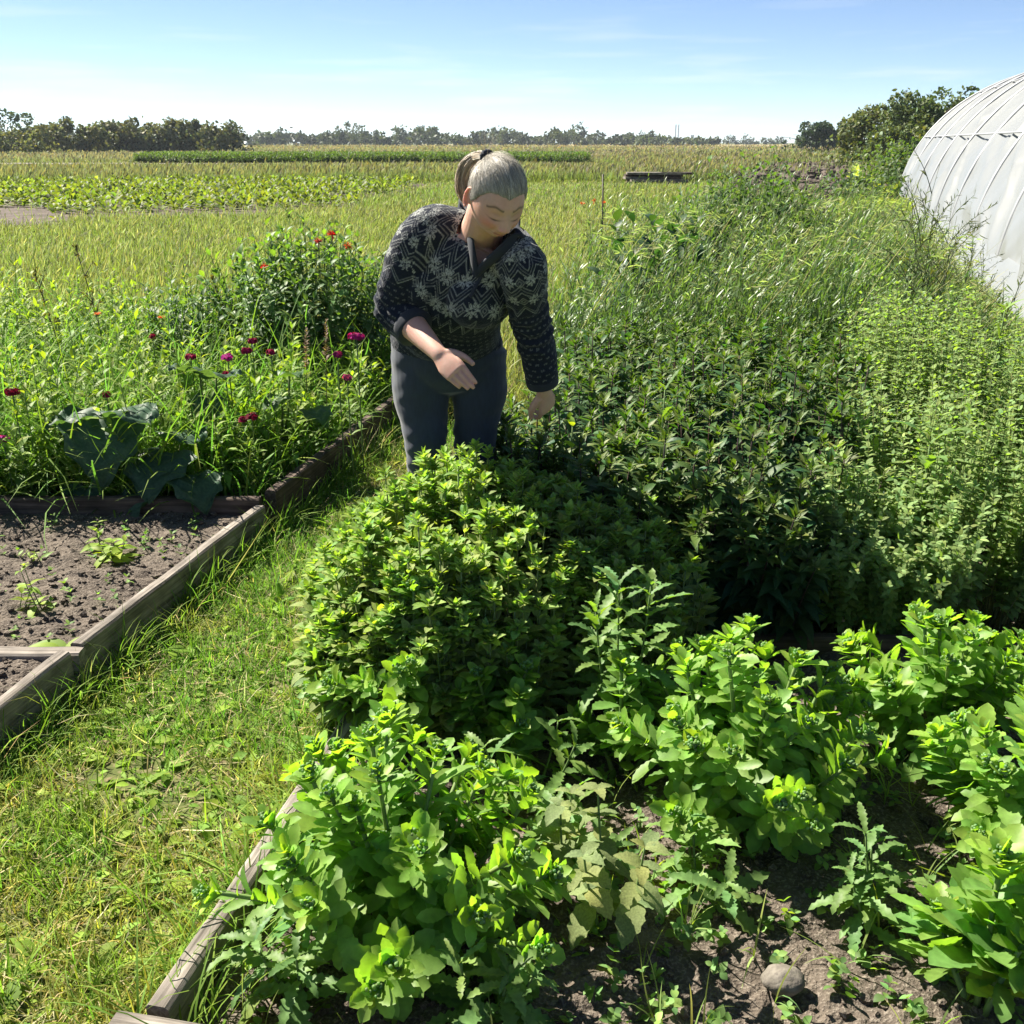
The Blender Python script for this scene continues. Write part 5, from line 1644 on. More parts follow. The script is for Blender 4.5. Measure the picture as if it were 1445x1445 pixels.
# ---- fleshy stonecrop clumps
def sedum(x, y, n, H, R, label, lean=(0, 0), big=1.0, hmin=0.42):
    z = soil_z(x, y)
    t = empty('stonecrop', (x, y, z), label, 'stonecrop', 'stonecrop clumps in the bed')
    az = np.linspace(0, 2 * math.pi, n, endpoint=False) + rng.normal(0, 0.3, n)
    rr = np.sqrt((np.arange(n) + 0.5) / n) * np.exp(rng.normal(0, 0.08, n)); rng.shuffle(rr)
    rr = np.sqrt(rng.permutation((np.arange(n) + 0.5) / n))
    base = np.stack([x + 0.22 * R * rr * np.cos(az), y + 0.22 * R * rr * np.sin(az), np.full(n, z)], 1)
    top = np.stack([x + lean[0] + R * rr * np.cos(az), y + lean[1] + R * rr * np.sin(az), z + H * (hmin + (1 - hmin) * (1 - rr ** 2)) * np.exp(rng.normal(0, 0.07, n))], 1)
    paths = stems(base, top, rng.uniform(-0.12, 0.22, n), 12)
    for q_ in paths:
        sb = Bag(); sb.add(*tubes(q_, np.linspace(0.0062, 0.0042, 12), 7, jitter((0.13, 0.22, 0.075), 1, 0.1, 0.05))); sb.build('stem', MAT['stem'], t)
    b = Bag()
    col = (0.082, 0.168, 0.040)
    leafy(b, paths, 10, 0.28, 0.94, lambda s: (0.086 - 0.042 * np.abs(s - 0.30) ** 1.0 * 1.2) * big, 0.40, 0.55, SERR, col, per=3, bend=0.40, fold=0.26, jit=0.13, hue=0.08, elev_top=0.85, edgec=(1.1, 1.08, 1.15), tipcol=(0.105, 0.20, 0.042), wave=0.0)
    leafy(b, paths, 3, 0.95, 1.0, lambda s: (0.050 - 0.018 * s) * big, 0.52, 0.75, SERR, (0.115, 0.21, 0.042), per=4, bend=0.35, fold=0.3, jit=0.12, hue=0.08, elev_top=1.15, edgec=(0.9, 0.95, 0.85))
    b.build('leaves', MAT['sedum'], t)
    bv, bf = ball((0, 0, 0), (1, 1, 1), n=6)
    tip = paths[:, -1]; T = nrm(paths[:, -1] - paths[:, -3])
    kk = 30
    d_ = nrm(rng.normal(size=(n, kk, 3)) + T[:, None] * 0.8)
    sel = rng.random(n) < 0.8
    pos = (tip + T * 0.012)[:, None] + d_ * np.array(0.019) * rng.uniform(0.5, 1.0, (n, kk, 1)) * np.array([1, 1, 0.75])
    for pz in pos[sel]:
        fb = Bag()
        r_b = rng.uniform(0.0026, 0.0042, len(pz))
        V = bv[None] * r_b[:, None, None] + pz[:, None]
        o_ = (np.arange(len(pz)) * len(bv))[:, None, None]
        fb.add(V.reshape(-1, 3), [(f[None] + o_).reshape(-1, f.shape[1]) for f in bf], np.repeat(jitter((0.105, 0.19, 0.08), len(pz), 0.15, 0.06), len(bv), 0))
        fb.build('bud_cluster', MAT['sedum'], t)
    return t


sedum(-0.22, 1.62, 36, 0.38, 0.35, 'largest fleshy stonecrop clump at the bottom left overhanging the cracked plank')
sedum(0.52, 2.0, 36, 0.40, 0.32, 'tall fleshy stonecrop clump in the centre of the bed behind the bare stony soil')
sedum(1.10, 2.28, 27, 0.35, 0.29, 'fleshy stonecrop clump at the right edge right in front of the small leaved herb mass')
sedum(1.10, 1.80, 27, 0.37, 0.27, 'fleshy stonecrop clump at the right edge below another clump and above the lowest rosette')
sedum(0.83, 1.42, 5, 0.33, 0.10, 'single big leaved stonecrop rosette in the bottom right corner', big=1.35, lean=(0.02, 0.02))
sedum(-0.25, 2.34, 25, 0.42, 0.26, 'fleshy stonecrop clump leaning over the plank below the pale mint bush')
sedum(-0.02, 2.22, 9, 0.28, 0.15, 'small stonecrop clump in dark soil just right of the one leaning over the plank')
sedum(0.27, 2.14, 6, 0.32, 0.12, 'small stonecrop among thistle leaves beside the tall centre clump')


# ---- pale mint bush
def mound(n, cx, cy, rx, ry, H, edge=0.35, ang=0.0):
    r = np.sqrt(rng.random(n)); a = rng.uniform(0, 6.283, n)
    u, v = r * np.cos(a), r * np.sin(a)
    x = cx + rx * u * math.cos(ang) - ry * v * math.sin(ang); y = cy + rx * u * math.sin(ang) + ry * v * math.cos(ang)
    x = x + 0.05 * vnoise(np.stack([x * 5, y * 5, 0 * x], 1), 31); y = y + 0.06 * vnoise(np.stack([x * 5, y * 5, 0 * x + 9], 1), 32)
    h = H * (edge + (1 - edge) * np.sqrt(np.clip(1 - r ** 2, 0, 1))) * np.exp(rng.normal(0, 0.06, n)) * (1 + 0.09 * vnoise(np.stack([x * 5.5, y * 5.5, 0 * x], 1), 33))
    return np.stack([x, y, np.full(n, 0.03)], 1), np.stack([x + 0.10 * rx * u, y + 0.10 * ry * v, h], 1)


t = empty('pale_mint_bush', (-0.05, 2.72, 0.03), 'mounded pale green downy leaved mint bush in front of the woman', 'mint')
base, top = mound(820, -0.09, 2.68, 0.45, 0.42, 0.59, 0.45)
b2_, t2_ = mound(170, -0.24, 2.46, 0.30, 0.22, 0.36, 0.6)
b3_, t3_ = mound(130, 0.26, 2.62, 0.26, 0.26, 0.52, 0.6)
base, top = np.concatenate([base, b2_, b3_]), np.concatenate([top, t2_, t3_])
paths = stems(base, top, 0.1, 10)
b = Bag(); b.add(*tubes(paths, np.linspace(0.003, 0.002, 10), 4, jitter((0.13, 0.19, 0.07), len(paths), 0.12, 0.06))); b.build('stems', MAT['stem'], t)
b = Bag()
leafy(b, paths, 4, 0.97, 1.0, lambda s: 0.036 - 0.012 * s, 0.52, 0.5, OVAL, (0.13, 0.215, 0.06), per=3, bend=0.4, fold=0.3, elev_top=1.1)
leafy(b, paths, 10, 0.38, 0.97, lambda s: 0.053 - 0.018 * s ** 3, 0.54, 0.2, OVAL, (0.122, 0.172, 0.074), per=2, bend=0.5, fold=0.3, jit=0.16, hue=0.08, elev_top=0.9, azj=0.2, tipcol=(0.17, 0.232, 0.085), edgec=(0.85, 0.9, 0.8))
b.build('leaves', MAT['mint'], t)

# ---- dark bronze tipped mint
t = empty('dark_mint_bed', (0.8, 4.0, 0.03), 'dense dark mint with bronze tipped leaves beside the woman', 'mint')
poly = [(0.22, 2.95), (0.80, 2.82), (1.15, 3.1), (1.5, 4.1), (1.75, 5.2), (0.35, 5.3), (0.12, 3.9), (-0.12, 3.45), (-0.10, 3.12)]
q = in_poly(560, poly)
q = np.concatenate([q, in_poly(110, [(0.26, 2.90), (0.86, 2.80), (0.9, 3.0), (0.3, 3.1)])])
q = np.concatenate([q, in_poly(95, [(0.0, 2.86), (0.42, 2.80), (0.5, 3.2), (-0.12, 3.2)])])
n = len(q)
base = np.concatenate([q, np.full((n, 1), 0.03)], 1)
hgt = np.interp(q[:, 1], [2.8, 3.0, 3.4, 5.3], [0.34, 0.54, 0.60, 0.56]) * np.exp(rng.normal(0, 0.09, n))
top = base + np.stack([rng.normal(0, 0.03, n), rng.normal(-0.01, 0.03, n), hgt], 1)
hgt *= 1 + 0.31 * np.exp(-((q[:, 0] - 0.15) / 0.35) ** 2 - ((q[:, 1] - 3.0) / 0.35) ** 2)
fr = (q[:, 1] < 3.05) & (q[:, 0] > 0.2)
top[fr, 1] -= 0.13
paths = stems(base, top, 0.1, 10)
b = Bag(); b.add(*tubes(paths, np.linspace(0.003, 0.002, 10), 4, jitter((0.06, 0.035, 0.035), n, 0.15, 0.1))); b.build('stems', MAT['stem'], t)
b = Bag()
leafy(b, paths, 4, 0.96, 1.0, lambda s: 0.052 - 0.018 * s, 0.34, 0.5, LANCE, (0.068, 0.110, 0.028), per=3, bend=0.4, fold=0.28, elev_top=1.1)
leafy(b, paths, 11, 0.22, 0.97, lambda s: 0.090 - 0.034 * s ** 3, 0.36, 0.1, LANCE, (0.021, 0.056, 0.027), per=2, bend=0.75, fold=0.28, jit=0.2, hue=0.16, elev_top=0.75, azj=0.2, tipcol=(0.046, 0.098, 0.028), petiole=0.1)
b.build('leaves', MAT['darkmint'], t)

# ---- small leaved herb at the right
t = empty('small_leaved_herb', (1.9, 4.0, 0.03), 'wide mass of small leaved upright herb at the right in front of the tunnel grasses', 'herb')
poly = [(0.98, 2.88), (2.6, 2.82), (3.4, 4.2), (3.5, 5.3), (1.7, 5.3), (1.45, 4.2), (1.15, 3.2)]
q = np.concatenate([in_poly(1500, poly), in_poly(260, [(0.95, 2.86), (1.30, 2.82), (1.34, 3.0), (1.0, 3.08)]), in_poly(160, [(1.5, 2.84), (2.5, 2.82), (2.5, 3.0), (1.5, 3.0)])])
n = len(q)
base = np.concatenate([q, np.full((n, 1), 0.03)], 1)
hgt = np.interp(q[:, 1], [2.8, 3.0, 3.3, 5.3], [0.36, 0.52, 0.62, 0.66]) * (1 + 0.30 * fbm(base * 2.8, 77, 2)) * np.exp(rng.normal(0, 0.08, n))
top = base + np.stack([rng.normal(0, 0.045, n) - 0.05 * (q[:, 0] < 1.3), rng.normal(-0.01, 0.045, n) - 0.14 * np.clip((3.15 - q[:, 1]) / 0.3, 0, 1), hgt], 1)
paths = stems(base, top, 0.1, 10)
b = Bag(); b.add(*tubes(paths, np.linspace(0.0022, 0.0013, 10), 3, jitter((0.13, 0.17, 0.065), n, 0.12, 0.06))); b.build('stems', MAT['stem'], t)
b = Bag()
sh_ = WILLOW
leafy(b, paths, 17, 0.25, 1.0, lambda s: 0.036 - 0.014 * s, 0.46, 0.25, sh_, (0.10, 0.165, 0.055), per=3, bend=0.6, fold=0.0, jit=0.2, hue=0.08, elev_top=0.7, azj=0.5, tipcol=(0.125, 0.20, 0.075))
b.build('leaves', MAT['mint'], t)


# ---- tall slender herbs and grasses before the tunnel
def ceiling(q, h):
    """growth is lower towards the foot of the tunnel"""
    lim = 1.5 - q[:, 1] * np.interp(q[:, 0] / q[:, 1], [0.30, 0.33, 0.38, 0.41, 0.47, 0.6], [0.0, 0.03, 0.065, 0.103, 0.151, 0.2])
    return np.where(q[:, 0] / q[:, 1] > 0.31, np.minimum(h, np.clip(lim * rng.uniform(0.78, 1.05, len(h)), 0.06, 9)), h)


t = empty('tall_slender_herb', (2.0, 7.5, 0.0), 'tall waving willow leaved herb filling the bed before the polytunnel', 'herb')
poly = [(0.15, 5.35), (3.2, 5.3), (4.0, 7.2), (4.6, 9.6), (5.2, 11.6), (2.6, 12.2), (0.9, 9.8), (0.3, 7.2)]
q = in_poly(1500, poly)
q = np.concatenate([q, in_poly(420, [(0.15, 5.35), (3.3, 5.3), (3.5, 5.9), (0.2, 5.9)])])
n = len(q)
base = np.concatenate([q, np.zeros((n, 1))], 1)
hgt = np.interp(q[:, 1], [5.3, 6.0, 8, 12], [0.72, 0.92, 1.02, 0.98]) * np.interp(q[:, 0] / q[:, 1], [0.02, 0.12, 0.32, 0.40, 0.48], [0.78, 0.95, 1.0, 0.78, 0.52]) * (1 + 0.12 * fbm(base * 1.3, 87, 2)) * np.exp(rng.normal(0, 0.12, n))
hgt = ceiling(q, hgt)
lean_ = np.stack([rng.normal(0.10, 0.12, n), rng.normal(-0.03, 0.10, n), 0 * hgt], 1)
top = base + lean_ * hgt[:, None] + ZUP * hgt[:, None]
paths = stems(base, top, 0.3, 12)
b = Bag(); b.add(*tubes(paths, np.linspace(0.0032, 0.0014, 12), 3, jitter((0.10, 0.15, 0.05), n, 0.15, 0.06))); b.build('stems', MAT['stem'], t)
b = Bag()
leafy(b, paths, 30, 0.18, 1.0, lambda s: 0.098 - 0.042 * s, 0.125, 0.85, WILLOW, (0.060, 0.122, 0.046), per=1, bend=0.5, fold=0.0, jit=0.25, hue=0.08, elev_top=1.05, azj=1.0, spiral=True, tipcol=(0.085, 0.150, 0.056))
b.build('leaves', MAT['willow'], t)
b = Bag()
q = in_poly(4200, poly); n = len(q)
P = np.concatenate([q, np.zeros((n, 1))], 1)
b.add(*blades(n, P, ceiling(q, rng.uniform(0.45, 1.05, n)), 0.008, 0.22, 1.1, (0.085, 0.145, 0.040), 0.22, 0.1, wind=np.array([0.16, 0, 0])))
q = in_poly(900, poly); n = len(q)
P = np.concatenate([q, np.zeros((n, 1))], 1)
hh = ceiling(q, rng.uniform(0.8, 1.22, n))
D = nrm(np.stack([rng.normal(0.16, 0.12, n), rng.normal(0, 0.1, n), np.ones(n)], 1))
b.add(*ribbons(P, D, np.stack([-np.ones(n), rng.normal(0, 0.4, n), 0 * hh], 1), hh, 0.0034, np.full(9, 1.0), 0.55, 0, jitter((0.17, 0.19, 0.075), n, 0.15, 0.06)))
tips = P + D * hh[:, None] * 0.93 + np.array([0.12, 0, -0.02]) * hh[:, None]
for k in range(5):                           # nodding panicles
    dd = nrm(np.stack([rng.normal(0.9, 0.3, n), rng.normal(0, 0.4, n), rng.normal(-0.25, 0.35, n)], 1))
    b.add(*ribbons(tips - np.array([0.022, 0, 0.012]) * k, dd, rng.normal(size=(n, 3)), rng.uniform(0.04, 0.085, n), 0.008, [0.2, 1, 0.8, 0.1], 0.7, 0, jitter((0.22, 0.23, 0.11), n, 0.2, 0.06)))
tag(b.build('tall_grass', MAT['grass']), 'arching grass with nodding seed heads among the willow leaved herb', 'grass', kind='stuff')

# seedy dark wallflower-like stalks against the film
for k in range(16):
    y = rng.uniform(5.6, 7.6); x = y * rng.uniform(0.36, 0.47)
    t = empty('seeding_stalk', (x, y, 0), 'thin branching stalk with dark pods standing up against the white polytunnel film', 'stalk', 'seeding stalks against the polytunnel')
    h = float(ceiling(np.array([[x, y]]), np.array([1.1]))[0]) + rng.uniform(0.12, 0.34)
    b = Bag(); tp = np.array([x + rng.normal(0.03, 0.07), y, h])
    ps = [stems([(x, y, 0)], [tp], 0.2, 10)[0]]
    for q in range(6):
        s_ = ps[0][5 + q % 4]
        ps.append(stems([s_], [s_ + np.array([rng.normal(0, 0.13), rng.normal(0, 0.09), rng.uniform(0.14, 0.30)])], 0.12, 10)[0])
    ps = np.array(ps)
    b.add(*tubes(ps, np.linspace(0.0026, 0.0011, 10), 4, (0.07, 0.09, 0.04))); b.build('stems', MAT['stem'], t)
    b = Bag()
    leafy(b, ps, 13, 0.3, 1.0, lambda s: 0.052 - 0.02 * s, 0.15, 0.8, WILLOW, (0.045, 0.065, 0.03), per=1, spiral=True, azj=1.0, fold=0, elev_top=0.9)
    b.build('leaves', MAT['leaf'], t)  # these are the stalk's dark seed pods, shaped like narrow leaves


# ---- single leafy plants
def leafy_plant(name, label, cat, x, y, z, n, H, R, L, asp, prof, col, mat, nodes=9, per=2, fold=0.25, bend=0.7, elev=0.3, elev_top=1.0, group=None, wave=0.0, t0=0.15, scol=(0.10, 0.16, 0.05), sr=0.004, tipcol=None, hue=0.08, Lt=0.5):
    t = empty(name, (x, y, z), label, cat, group)
    a = rng.uniform(0, 6.283, n); r = np.sqrt(rng.random(n)) * (n > 1)
    base = np.stack([x + 0.35 * R * r * np.cos(a), y + 0.35 * R * r * np.sin(a), np.full(n, z)], 1)
    top = np.stack([x + R * r * np.cos(a) + rng.normal(0, 0.02, n), y + R * r * np.sin(a), z + H * (0.72 + 0.28 * (1 - r ** 2)) * np.exp(rng.normal(0, 0.07, n))], 1)
    paths = stems(base, top, -0.1, 10)
    if n <= 16:
        for q_ in paths:
            b = Bag(); b.add(*tubes(q_, np.linspace(sr, sr * 0.5, 10), 5, scol)); b.build('stem', MAT['stem'], t)
    else:
        b = Bag(); b.add(*tubes(paths, np.linspace(sr, sr * 0.5, 10), 5, scol)); b.build('stems', MAT['stem'], t)
    b = Bag()
    leafy(b, paths, nodes, t0, 1.0, lambda s: L * (1 - Lt * s), asp, elev, prof, col, per=per, bend=bend, fold=fold, elev_top=elev_top, wave=wave, tipcol=tipcol, jit=0.15, hue=hue)
    b.build('leaves', mat, t)
    return t, top


G = (0.075, 0.165, 0.034)
th = dict(asp=0.30, prof=JAG, col=(0.085, 0.165, 0.050), mat=MAT['broad'], fold=0.3, wave=0.05)
leafy_plant('sow_thistle', 'tall jagged sow thistle rising between the fleshy clumps at the centre', 'thistle', 0.27, 2.22, SOILZ_R, 3, 0.50, 0.06, 0.15, nodes=12, per=2, t0=0.35, **th)
leafy_plant('sow_thistle', 'jagged bright sow thistle standing out of the dark mint beside the pale mint', 'thistle', 0.42, 2.95, 0.03, 2, 0.74, 0.06, 0.12, nodes=9, per=2, **th)
leafy_plant('sow_thistle', 'large thistle with drooping jagged leaves in front of the small leaved herb', 'thistle', 1.27, 2.98, 0.03, 1, 0.60, 0, 0.24, nodes=8, per=2, bend=1.2, **th)
leafy_plant('broad_weed', 'broad pale leaved weed tip rising above the small leaved herb near its middle', 'weed', 1.13, 3.25, 0.03, 2, 0.74, 0.05, 0.13, 0.34, DOCK, (0.10, 0.19, 0.045), MAT['broad'], nodes=8)
leafy_plant('broad_weed', 'leafy weed between the dark mint and the small leaved herb lower down', 'weed', 0.98, 3.05, 0.03, 2, 0.60, 0.05, 0.13, 0.36, DOCK, (0.085, 0.18, 0.04), MAT['broad'], nodes=8)
leafy_plant('broad_weed', 'single shiny weed at the right above the small leaved herb', 'weed', 1.98, 4.2, 0.03, 1, 0.86, 0, 0.15, 0.25, DOCK, (0.10, 0.19, 0.05), MAT['broad'], nodes=7)
leafy_plant('broad_weed', 'yellow green pointed leaf plant sticking up behind the pale mint crown', 'weed', 0.16, 2.98, 0.03, 1, 0.70, 0, 0.075, 0.42, DOCK, (0.13, 0.22, 0.04), MAT['broad'], nodes=2, t0=0.9, elev=1.0)
for k, (x, y, H, L, lab) in enumerate(((0.17, 1.80, 0.16, 0.14, 'grey green prickly rosette at the foot of the central clumps'), (0.72, 1.60, 0.18, 0.115, 'dark low thistle with wavy leaves on the soil right of the stone'),
                                       (0.38, 1.70, 0.14, 0.13, 'low jagged rosette in half shade left of the open soil'), (-0.36, 1.44, 0.16, 0.11, 'prickly leaved rosette in the shady corner by the bottom plank'),
                                       (0.05, 2.02, 0.20, 0.13, 'prickly leaved rosette in the dark gap between the two near clumps'), (-0.05, 1.40, 0.14, 0.12, 'low prickly rosette under the front of the bottom left clump'))):
    leafy_plant('ground_thistle', lab, 'thistle', x, y, SOILZ_R, 3, H, 0.10, L, nodes=5, per=3, bend=0.9, elev=0.1, elev_top=0.7, group='low thistles in the near bed', **th)
RIB = np.array([0.3, 0.72, 0.9, 0.86, 1.0, 0.8, 0.84, 0.55, 0.5, 0.2, 0.03])
for x, y, H, lab in ((0.20, 1.62, 0.30, 'pale ribbed bramble shoot drooping by the bottom left clump'), (-0.10, 2.52, 0.50, 'bramble shoot with ribbed leaves rising before the pale mint'), (0.10, 1.72, 0.22, 'second pale ribbed bramble shoot beside the prickly rosette')):
    leafy_plant('bramble_shoot', lab, 'bramble', x, y, SOILZ_R, 3, H, 0.13, 0.085, 0.62, RIB, (0.115, 0.165, 0.072), MAT['mint'], nodes=4, per=3, elev=0.0, elev_top=0.4, bend=0.8, group='bramble shoots', wave=0.03, t0=0.4)
leafy_plant('dock_leaf', 'round lobed leaf plant on the soil right of the stone', 'weed', 0.79, 1.50, SOILZ_R, 1, 0.07, 0, 0.075, 0.6, OVAL, (0.10, 0.19, 0.04), MAT['broad'], nodes=2, per=2, elev=0.1, elev_top=0.4)
leafy_plant('nettle_clump', 'dark bushy nettle clump in the far part of the tall herb bed', 'nettle', 2.05, 9.4, 0, 150, 1.26, 0.75, 0.15, 0.42, LANCE, (0.026, 0.056, 0.028), MAT['leaf'], nodes=10, bend=1.0, tipcol=(0.05, 0.10, 0.035))
leafy_plant('comfrey_clump', 'dark broad leaved clump half hidden among the tall grasses right of the woman', 'comfrey', 0.92, 7.0, 0, 18, 1.04, 0.42, 0.25, 0.42, DOCK, (0.030, 0.065, 0.034), MAT['darkmint'], nodes=7, bend=1.0)
leafy_plant('shady_weed', 'low shady bush at the foot of the polytunnel far end', 'shrub', 8.2, 24.5, 0, 60, 0.9, 1.3, 0.22, 0.5, OVAL, (0.035, 0.07, 0.03), MAT['leaf'], nodes=7)
leafy_plant('hedge_shrub', 'bushy green shrub against the far end of the polytunnel', 'shrub', 12.3, 33.0, 0, 120, 1.5, 1.7, 0.25, 0.5, OVAL, (0.045, 0.085, 0.03), MAT['leaf'], nodes=8)

# small weeds and seedlings on the open soil: nobody could count them
b = Bag()
q = in_poly(430, [(-0.5, 1.36), (1.5, 1.0), (1.6, 2.0), (0.9, 2.3), (-0.3, 2.4)])
base = np.concatenate([q, np.full((len(q), 1), SOILZ_R)], 1)
paths = stems(base, base + np.stack([rng.normal(0, 0.02, len(q)), rng.normal(0, 0.02, len(q)), rng.uniform(0.015, 0.06, len(q))], 1), 0, 4)
leafy(b, paths, 3, 0.3, 1.0, lambda s: 0.021 - 0.006 * s, 0.72, 0.1, OVAL, (0.085, 0.165, 0.05), per=3, bend=0.4, fold=0.2, jit=0.3, elev_top=0.5)
q = in_poly(130, [(-0.5, 1.36), (1.5, 1.0), (1.6, 2.0), (0.9, 2.3), (-0.3, 2.4)])
P = np.repeat(np.concatenate([q, np.full((len(q), 1), SOILZ_R)], 1), 4, 0)
b.add(*blades(len(P), P, rng.uniform(0.04, 0.16, len(P)), 0.004, 0.5, 0.9, (0.11, 0.17, 0.05), 0.3, 0.1))
q = in_poly(260, [(-2.4, 2.7), (xl(2.7) - 0.1, 2.7), (xl(3.8) - 0.1, 3.8), (-2.6, 3.8)])
q = q[rng.random(len(q)) < 0.35]
base = np.concatenate([q, np.full((len(q), 1), SOILZ_L)], 1)
paths = stems(base, base + ZUP * 0.03, 0, 4)
leafy(b, paths, 2, 0.3, 1.0, lambda s: 0.022 - 0.004 * s, 0.5, 0.3, OVAL, (0.085, 0.17, 0.04), per=3, bend=0.3, fold=0.2, jit=0.3, elev_top=0.7)
tag(b.build('soil_weeds', MAT['leaf']), 'tiny weeds and seedlings sprouting from the bare soil', 'weeds', kind='stuff')
for k, (px, py, n, H, L, lab) in enumerate(((160, 790, 4, 0.07, 0.10, 'bright seedling tuft lying in the middle of the left bare soil'), (60, 862, 2, 0.16, 0.085, 'taller leafy seedling by the short cross plank'), (20, 862, 2, 0.07, 0.06, 'small seedling at the left edge on the bare soil'),
                                            (58, 792, 2, 0.05, 0.045, 'small yellow green seedling far back on the bare soil'), (85, 960, 2, 0.14, 0.17, 'broad dock leaf growing against the outside of the left plank'), (140, 772, 2, 0.10, 0.07, 'seedling behind the bright tuft'))):
    c = at(px, py, z=SOILZ_L if k != 4 else 0.0)
    leafy_plant('seedling' if k != 4 else 'dock_plant', lab, 'seedling' if k != 4 else 'dock', c[0] + (0.05 if k == 4 else 0), c[1], c[2], n, H, 0.05 if k != 4 else 0.03, L, 0.36 if k != 4 else 0.45, DOCK, (0.13, 0.215, 0.035), MAT['leaf'], nodes=3, per=2, elev=0.2, elev_top=0.6, sr=0.0022)
# the stone
c = at(1105, 1383, z=0.07)
bv, bf = ball((0, 0, 0), (0.040, 0.030, 0.026), n=40)
bv = bv * (1 + 0.30 * fbm(bv * 26, 3, 3) - 0.10 * np.abs(vnoise(bv * 60, 9)))[:, None] + c
b = Bag(); b.add(bv, bf)
MAT['stone'] = noise_mat('stone', (0.11, 0.098, 0.082), (0.21, 0.19, 0.16), 40, c3=(0.13, 0.115, 0.10), scale3=120, bump=0.6, bdist=0.004)
tag(rebase(b.build('stone', MAT['stone'])), 'grey fist sized stone lying on the open soil at the bottom', 'stone')
c = at(1130, 880, z=0.03)
b = Bag(); b.add(*tubes(np.array([[1.0, 2.82, 0.02], [1.003, 2.82, 0.12], [1.0, 2.822, 0.20]]), np.array([0.009, 0.0085, 0.008]), 8, (0.30, 0.24, 0.16)))
tag(rebase(b.build('wooden_stake', MAT['stem'])), 'short pale stake end in the dark gap before the small leaved herb', 'stake')

# ---- the flower bed at the left
FB = [(-3.3, 3.97), (xl(3.97) - 0.06, 3.97), (xl(7.0) - 0.1, 7.0), (-3.6, 7.2)]
b = Bag()
q = np.concatenate([in_poly(8500, FB), in_poly(2400, [(-3.2, 3.97), (xl(3.97) - 0.35, 3.97), (xl(4.5) - 0.3, 4.5), (-3.2, 4.5)])]); n = len(q)
P = np.concatenate([q, np.full((n, 1), 0.07)], 1)
hb_ = np.interp(q[:, 1], [3.9, 4.4, 6, 7.2], [0.34, 0.42, 0.40, 0.36])
tall = np.interp(q[:, 0] - (q[:, 1] - 3.9) * 0.2, [-3.0, -1.5, -1.05], [1.15, 1.0, 0.62])
b.add(*blades(n, P, hb_ * tall * np.exp(rng.normal(0.08, 0.3, n)), 0.0095, 0.40, 1.2, (0.085, 0.160, 0.030), 0.22, 0.12))
tag(b.build('bed_grass', MAT['grass']), 'long grass blades overgrowing the flower bed', 'grass', kind='stuff')
t = empty('bed_herbage', (-1.9, 5.2, 0.07), 'bright mixed leafy growth filling the flower bed between the grass blades', 'herbage')
q = in_poly(480, FB); n = len(q)
q = q[~((np.abs(q[:, 0] + 1.5) < 0.5) & (q[:, 1] > 5.5))]; n = len(q)
base = np.concatenate([q, np.full((n, 1), 0.07)], 1)
tall = np.interp(q[:, 0] - (q[:, 1] - 3.9) * 0.2, [-3.0, -1.5, -1.05], [0.52, 0.44, 0.27])
top = base + np.stack([rng.normal(0, 0.05, n), rng.normal(0, 0.05, n), tall * np.exp(rng.normal(0, 0.16, n))], 1)
paths = stems(base, top, 0.1, 9)
b = Bag(); b.add(*tubes(paths, np.linspace(0.0034, 0.0018, 9), 4, (0.11, 0.17, 0.05))); b.build('stems', MAT['stem'], t)
b = Bag()
leafy(b, paths, 12, 0.15, 1.0, lambda s: 0.120 - 0.06 * s, 0.28, 0.35, LANCE, (0.085, 0.165, 0.034), per=2, bend=0.8, fold=0.2, jit=0.2, elev_top=0.9, tipcol=(0.13, 0.20, 0.035))
b.build('leaves', MAT['leaf'], t)


def big_leaf(bag, P, D, U, L, W, col, n=18, m=17, droop=1.0, seed=1):
    """one great lobed leaf with raised ribs and a crinkled blade"""
    D = nrm(D); S = nrm(np.cross(D, U)); U = np.cross(S, D)
    t = np.linspace(0, 1, n)[:, None]; u = np.linspace(-1, 1, m)[None]
    w = np.interp(t, np.linspace(0, 1, 9), [0.30, 0.78, 0.96, 1.0, 0.94, 0.80, 0.60, 0.34, 0.03]) * (1 + 0.09 * np.sin(t * 21 + seed) * np.abs(u))
    x = u * w * W / 2
    fwd = t * L - (np.abs(u) ** 1.6) * 0.16 * L * (1 - t) * 1.2
    z = 0.10 * W * np.abs(u) ** 1.2 * np.sin(t * 3) + 0.008 * np.sin(u * 9 + t * 12 + seed) * np.abs(u) + 0.006 * np.sin(t * 17 + np.abs(u) * 6 + seed)
    ang = droop * t
    cx = L * np.sin(ang) / max(droop, 1e-3) - t * L; cz = -L * (1 - np.cos(ang)) / max(droop, 1e-3)
    V = np.asarray(P) + (fwd + cx)[..., None] * D + x[..., None] * S + (z + cz)[..., None] * U
    a = (np.arange(n - 1) * m)[:, None] + np.arange(m - 1)[None]
    bag.add(V.reshape(-1, 3), np.stack([a, a + 1, a + m + 1, a + m], -1).reshape(-1, 4), np.asarray(col) * (1 + 0.10 * vnoise(V.reshape(-1, 3) * 30, seed))[:, None])


def big_plant(name, label, base, leaves, col, group=None):
    base = np.array(base, float)
    t = empty(name, base, label, name.replace('_', ' '), group)
    for k, (tip, L, W, drp, az, el) in enumerate(leaves):
        p = np.array(tip, float)
        b = Bag(); b.add(*tubes(stems([base], [p], -0.2, 9), np.linspace(0.008, 0.0045, 9), 6, (0.12, 0.15, 0.07))); st_ = b.build('stalk', MAT['stem'], t)
        D = np.array([math.sin(az) * math.cos(el), -math.cos(az) * math.cos(el), math.sin(el)])
        b = Bag(); big_leaf(b, p, D, ZUP + 0.01, L * 1.02, W * 1.1, np.array(col) * math.exp(rng.normal(0, 0.08)), droop=drp, seed=k * 3 + 1); b.build('leaf', MAT['broad'], t)
    return t


def A(px, py, d): return at(px, py, d=d)


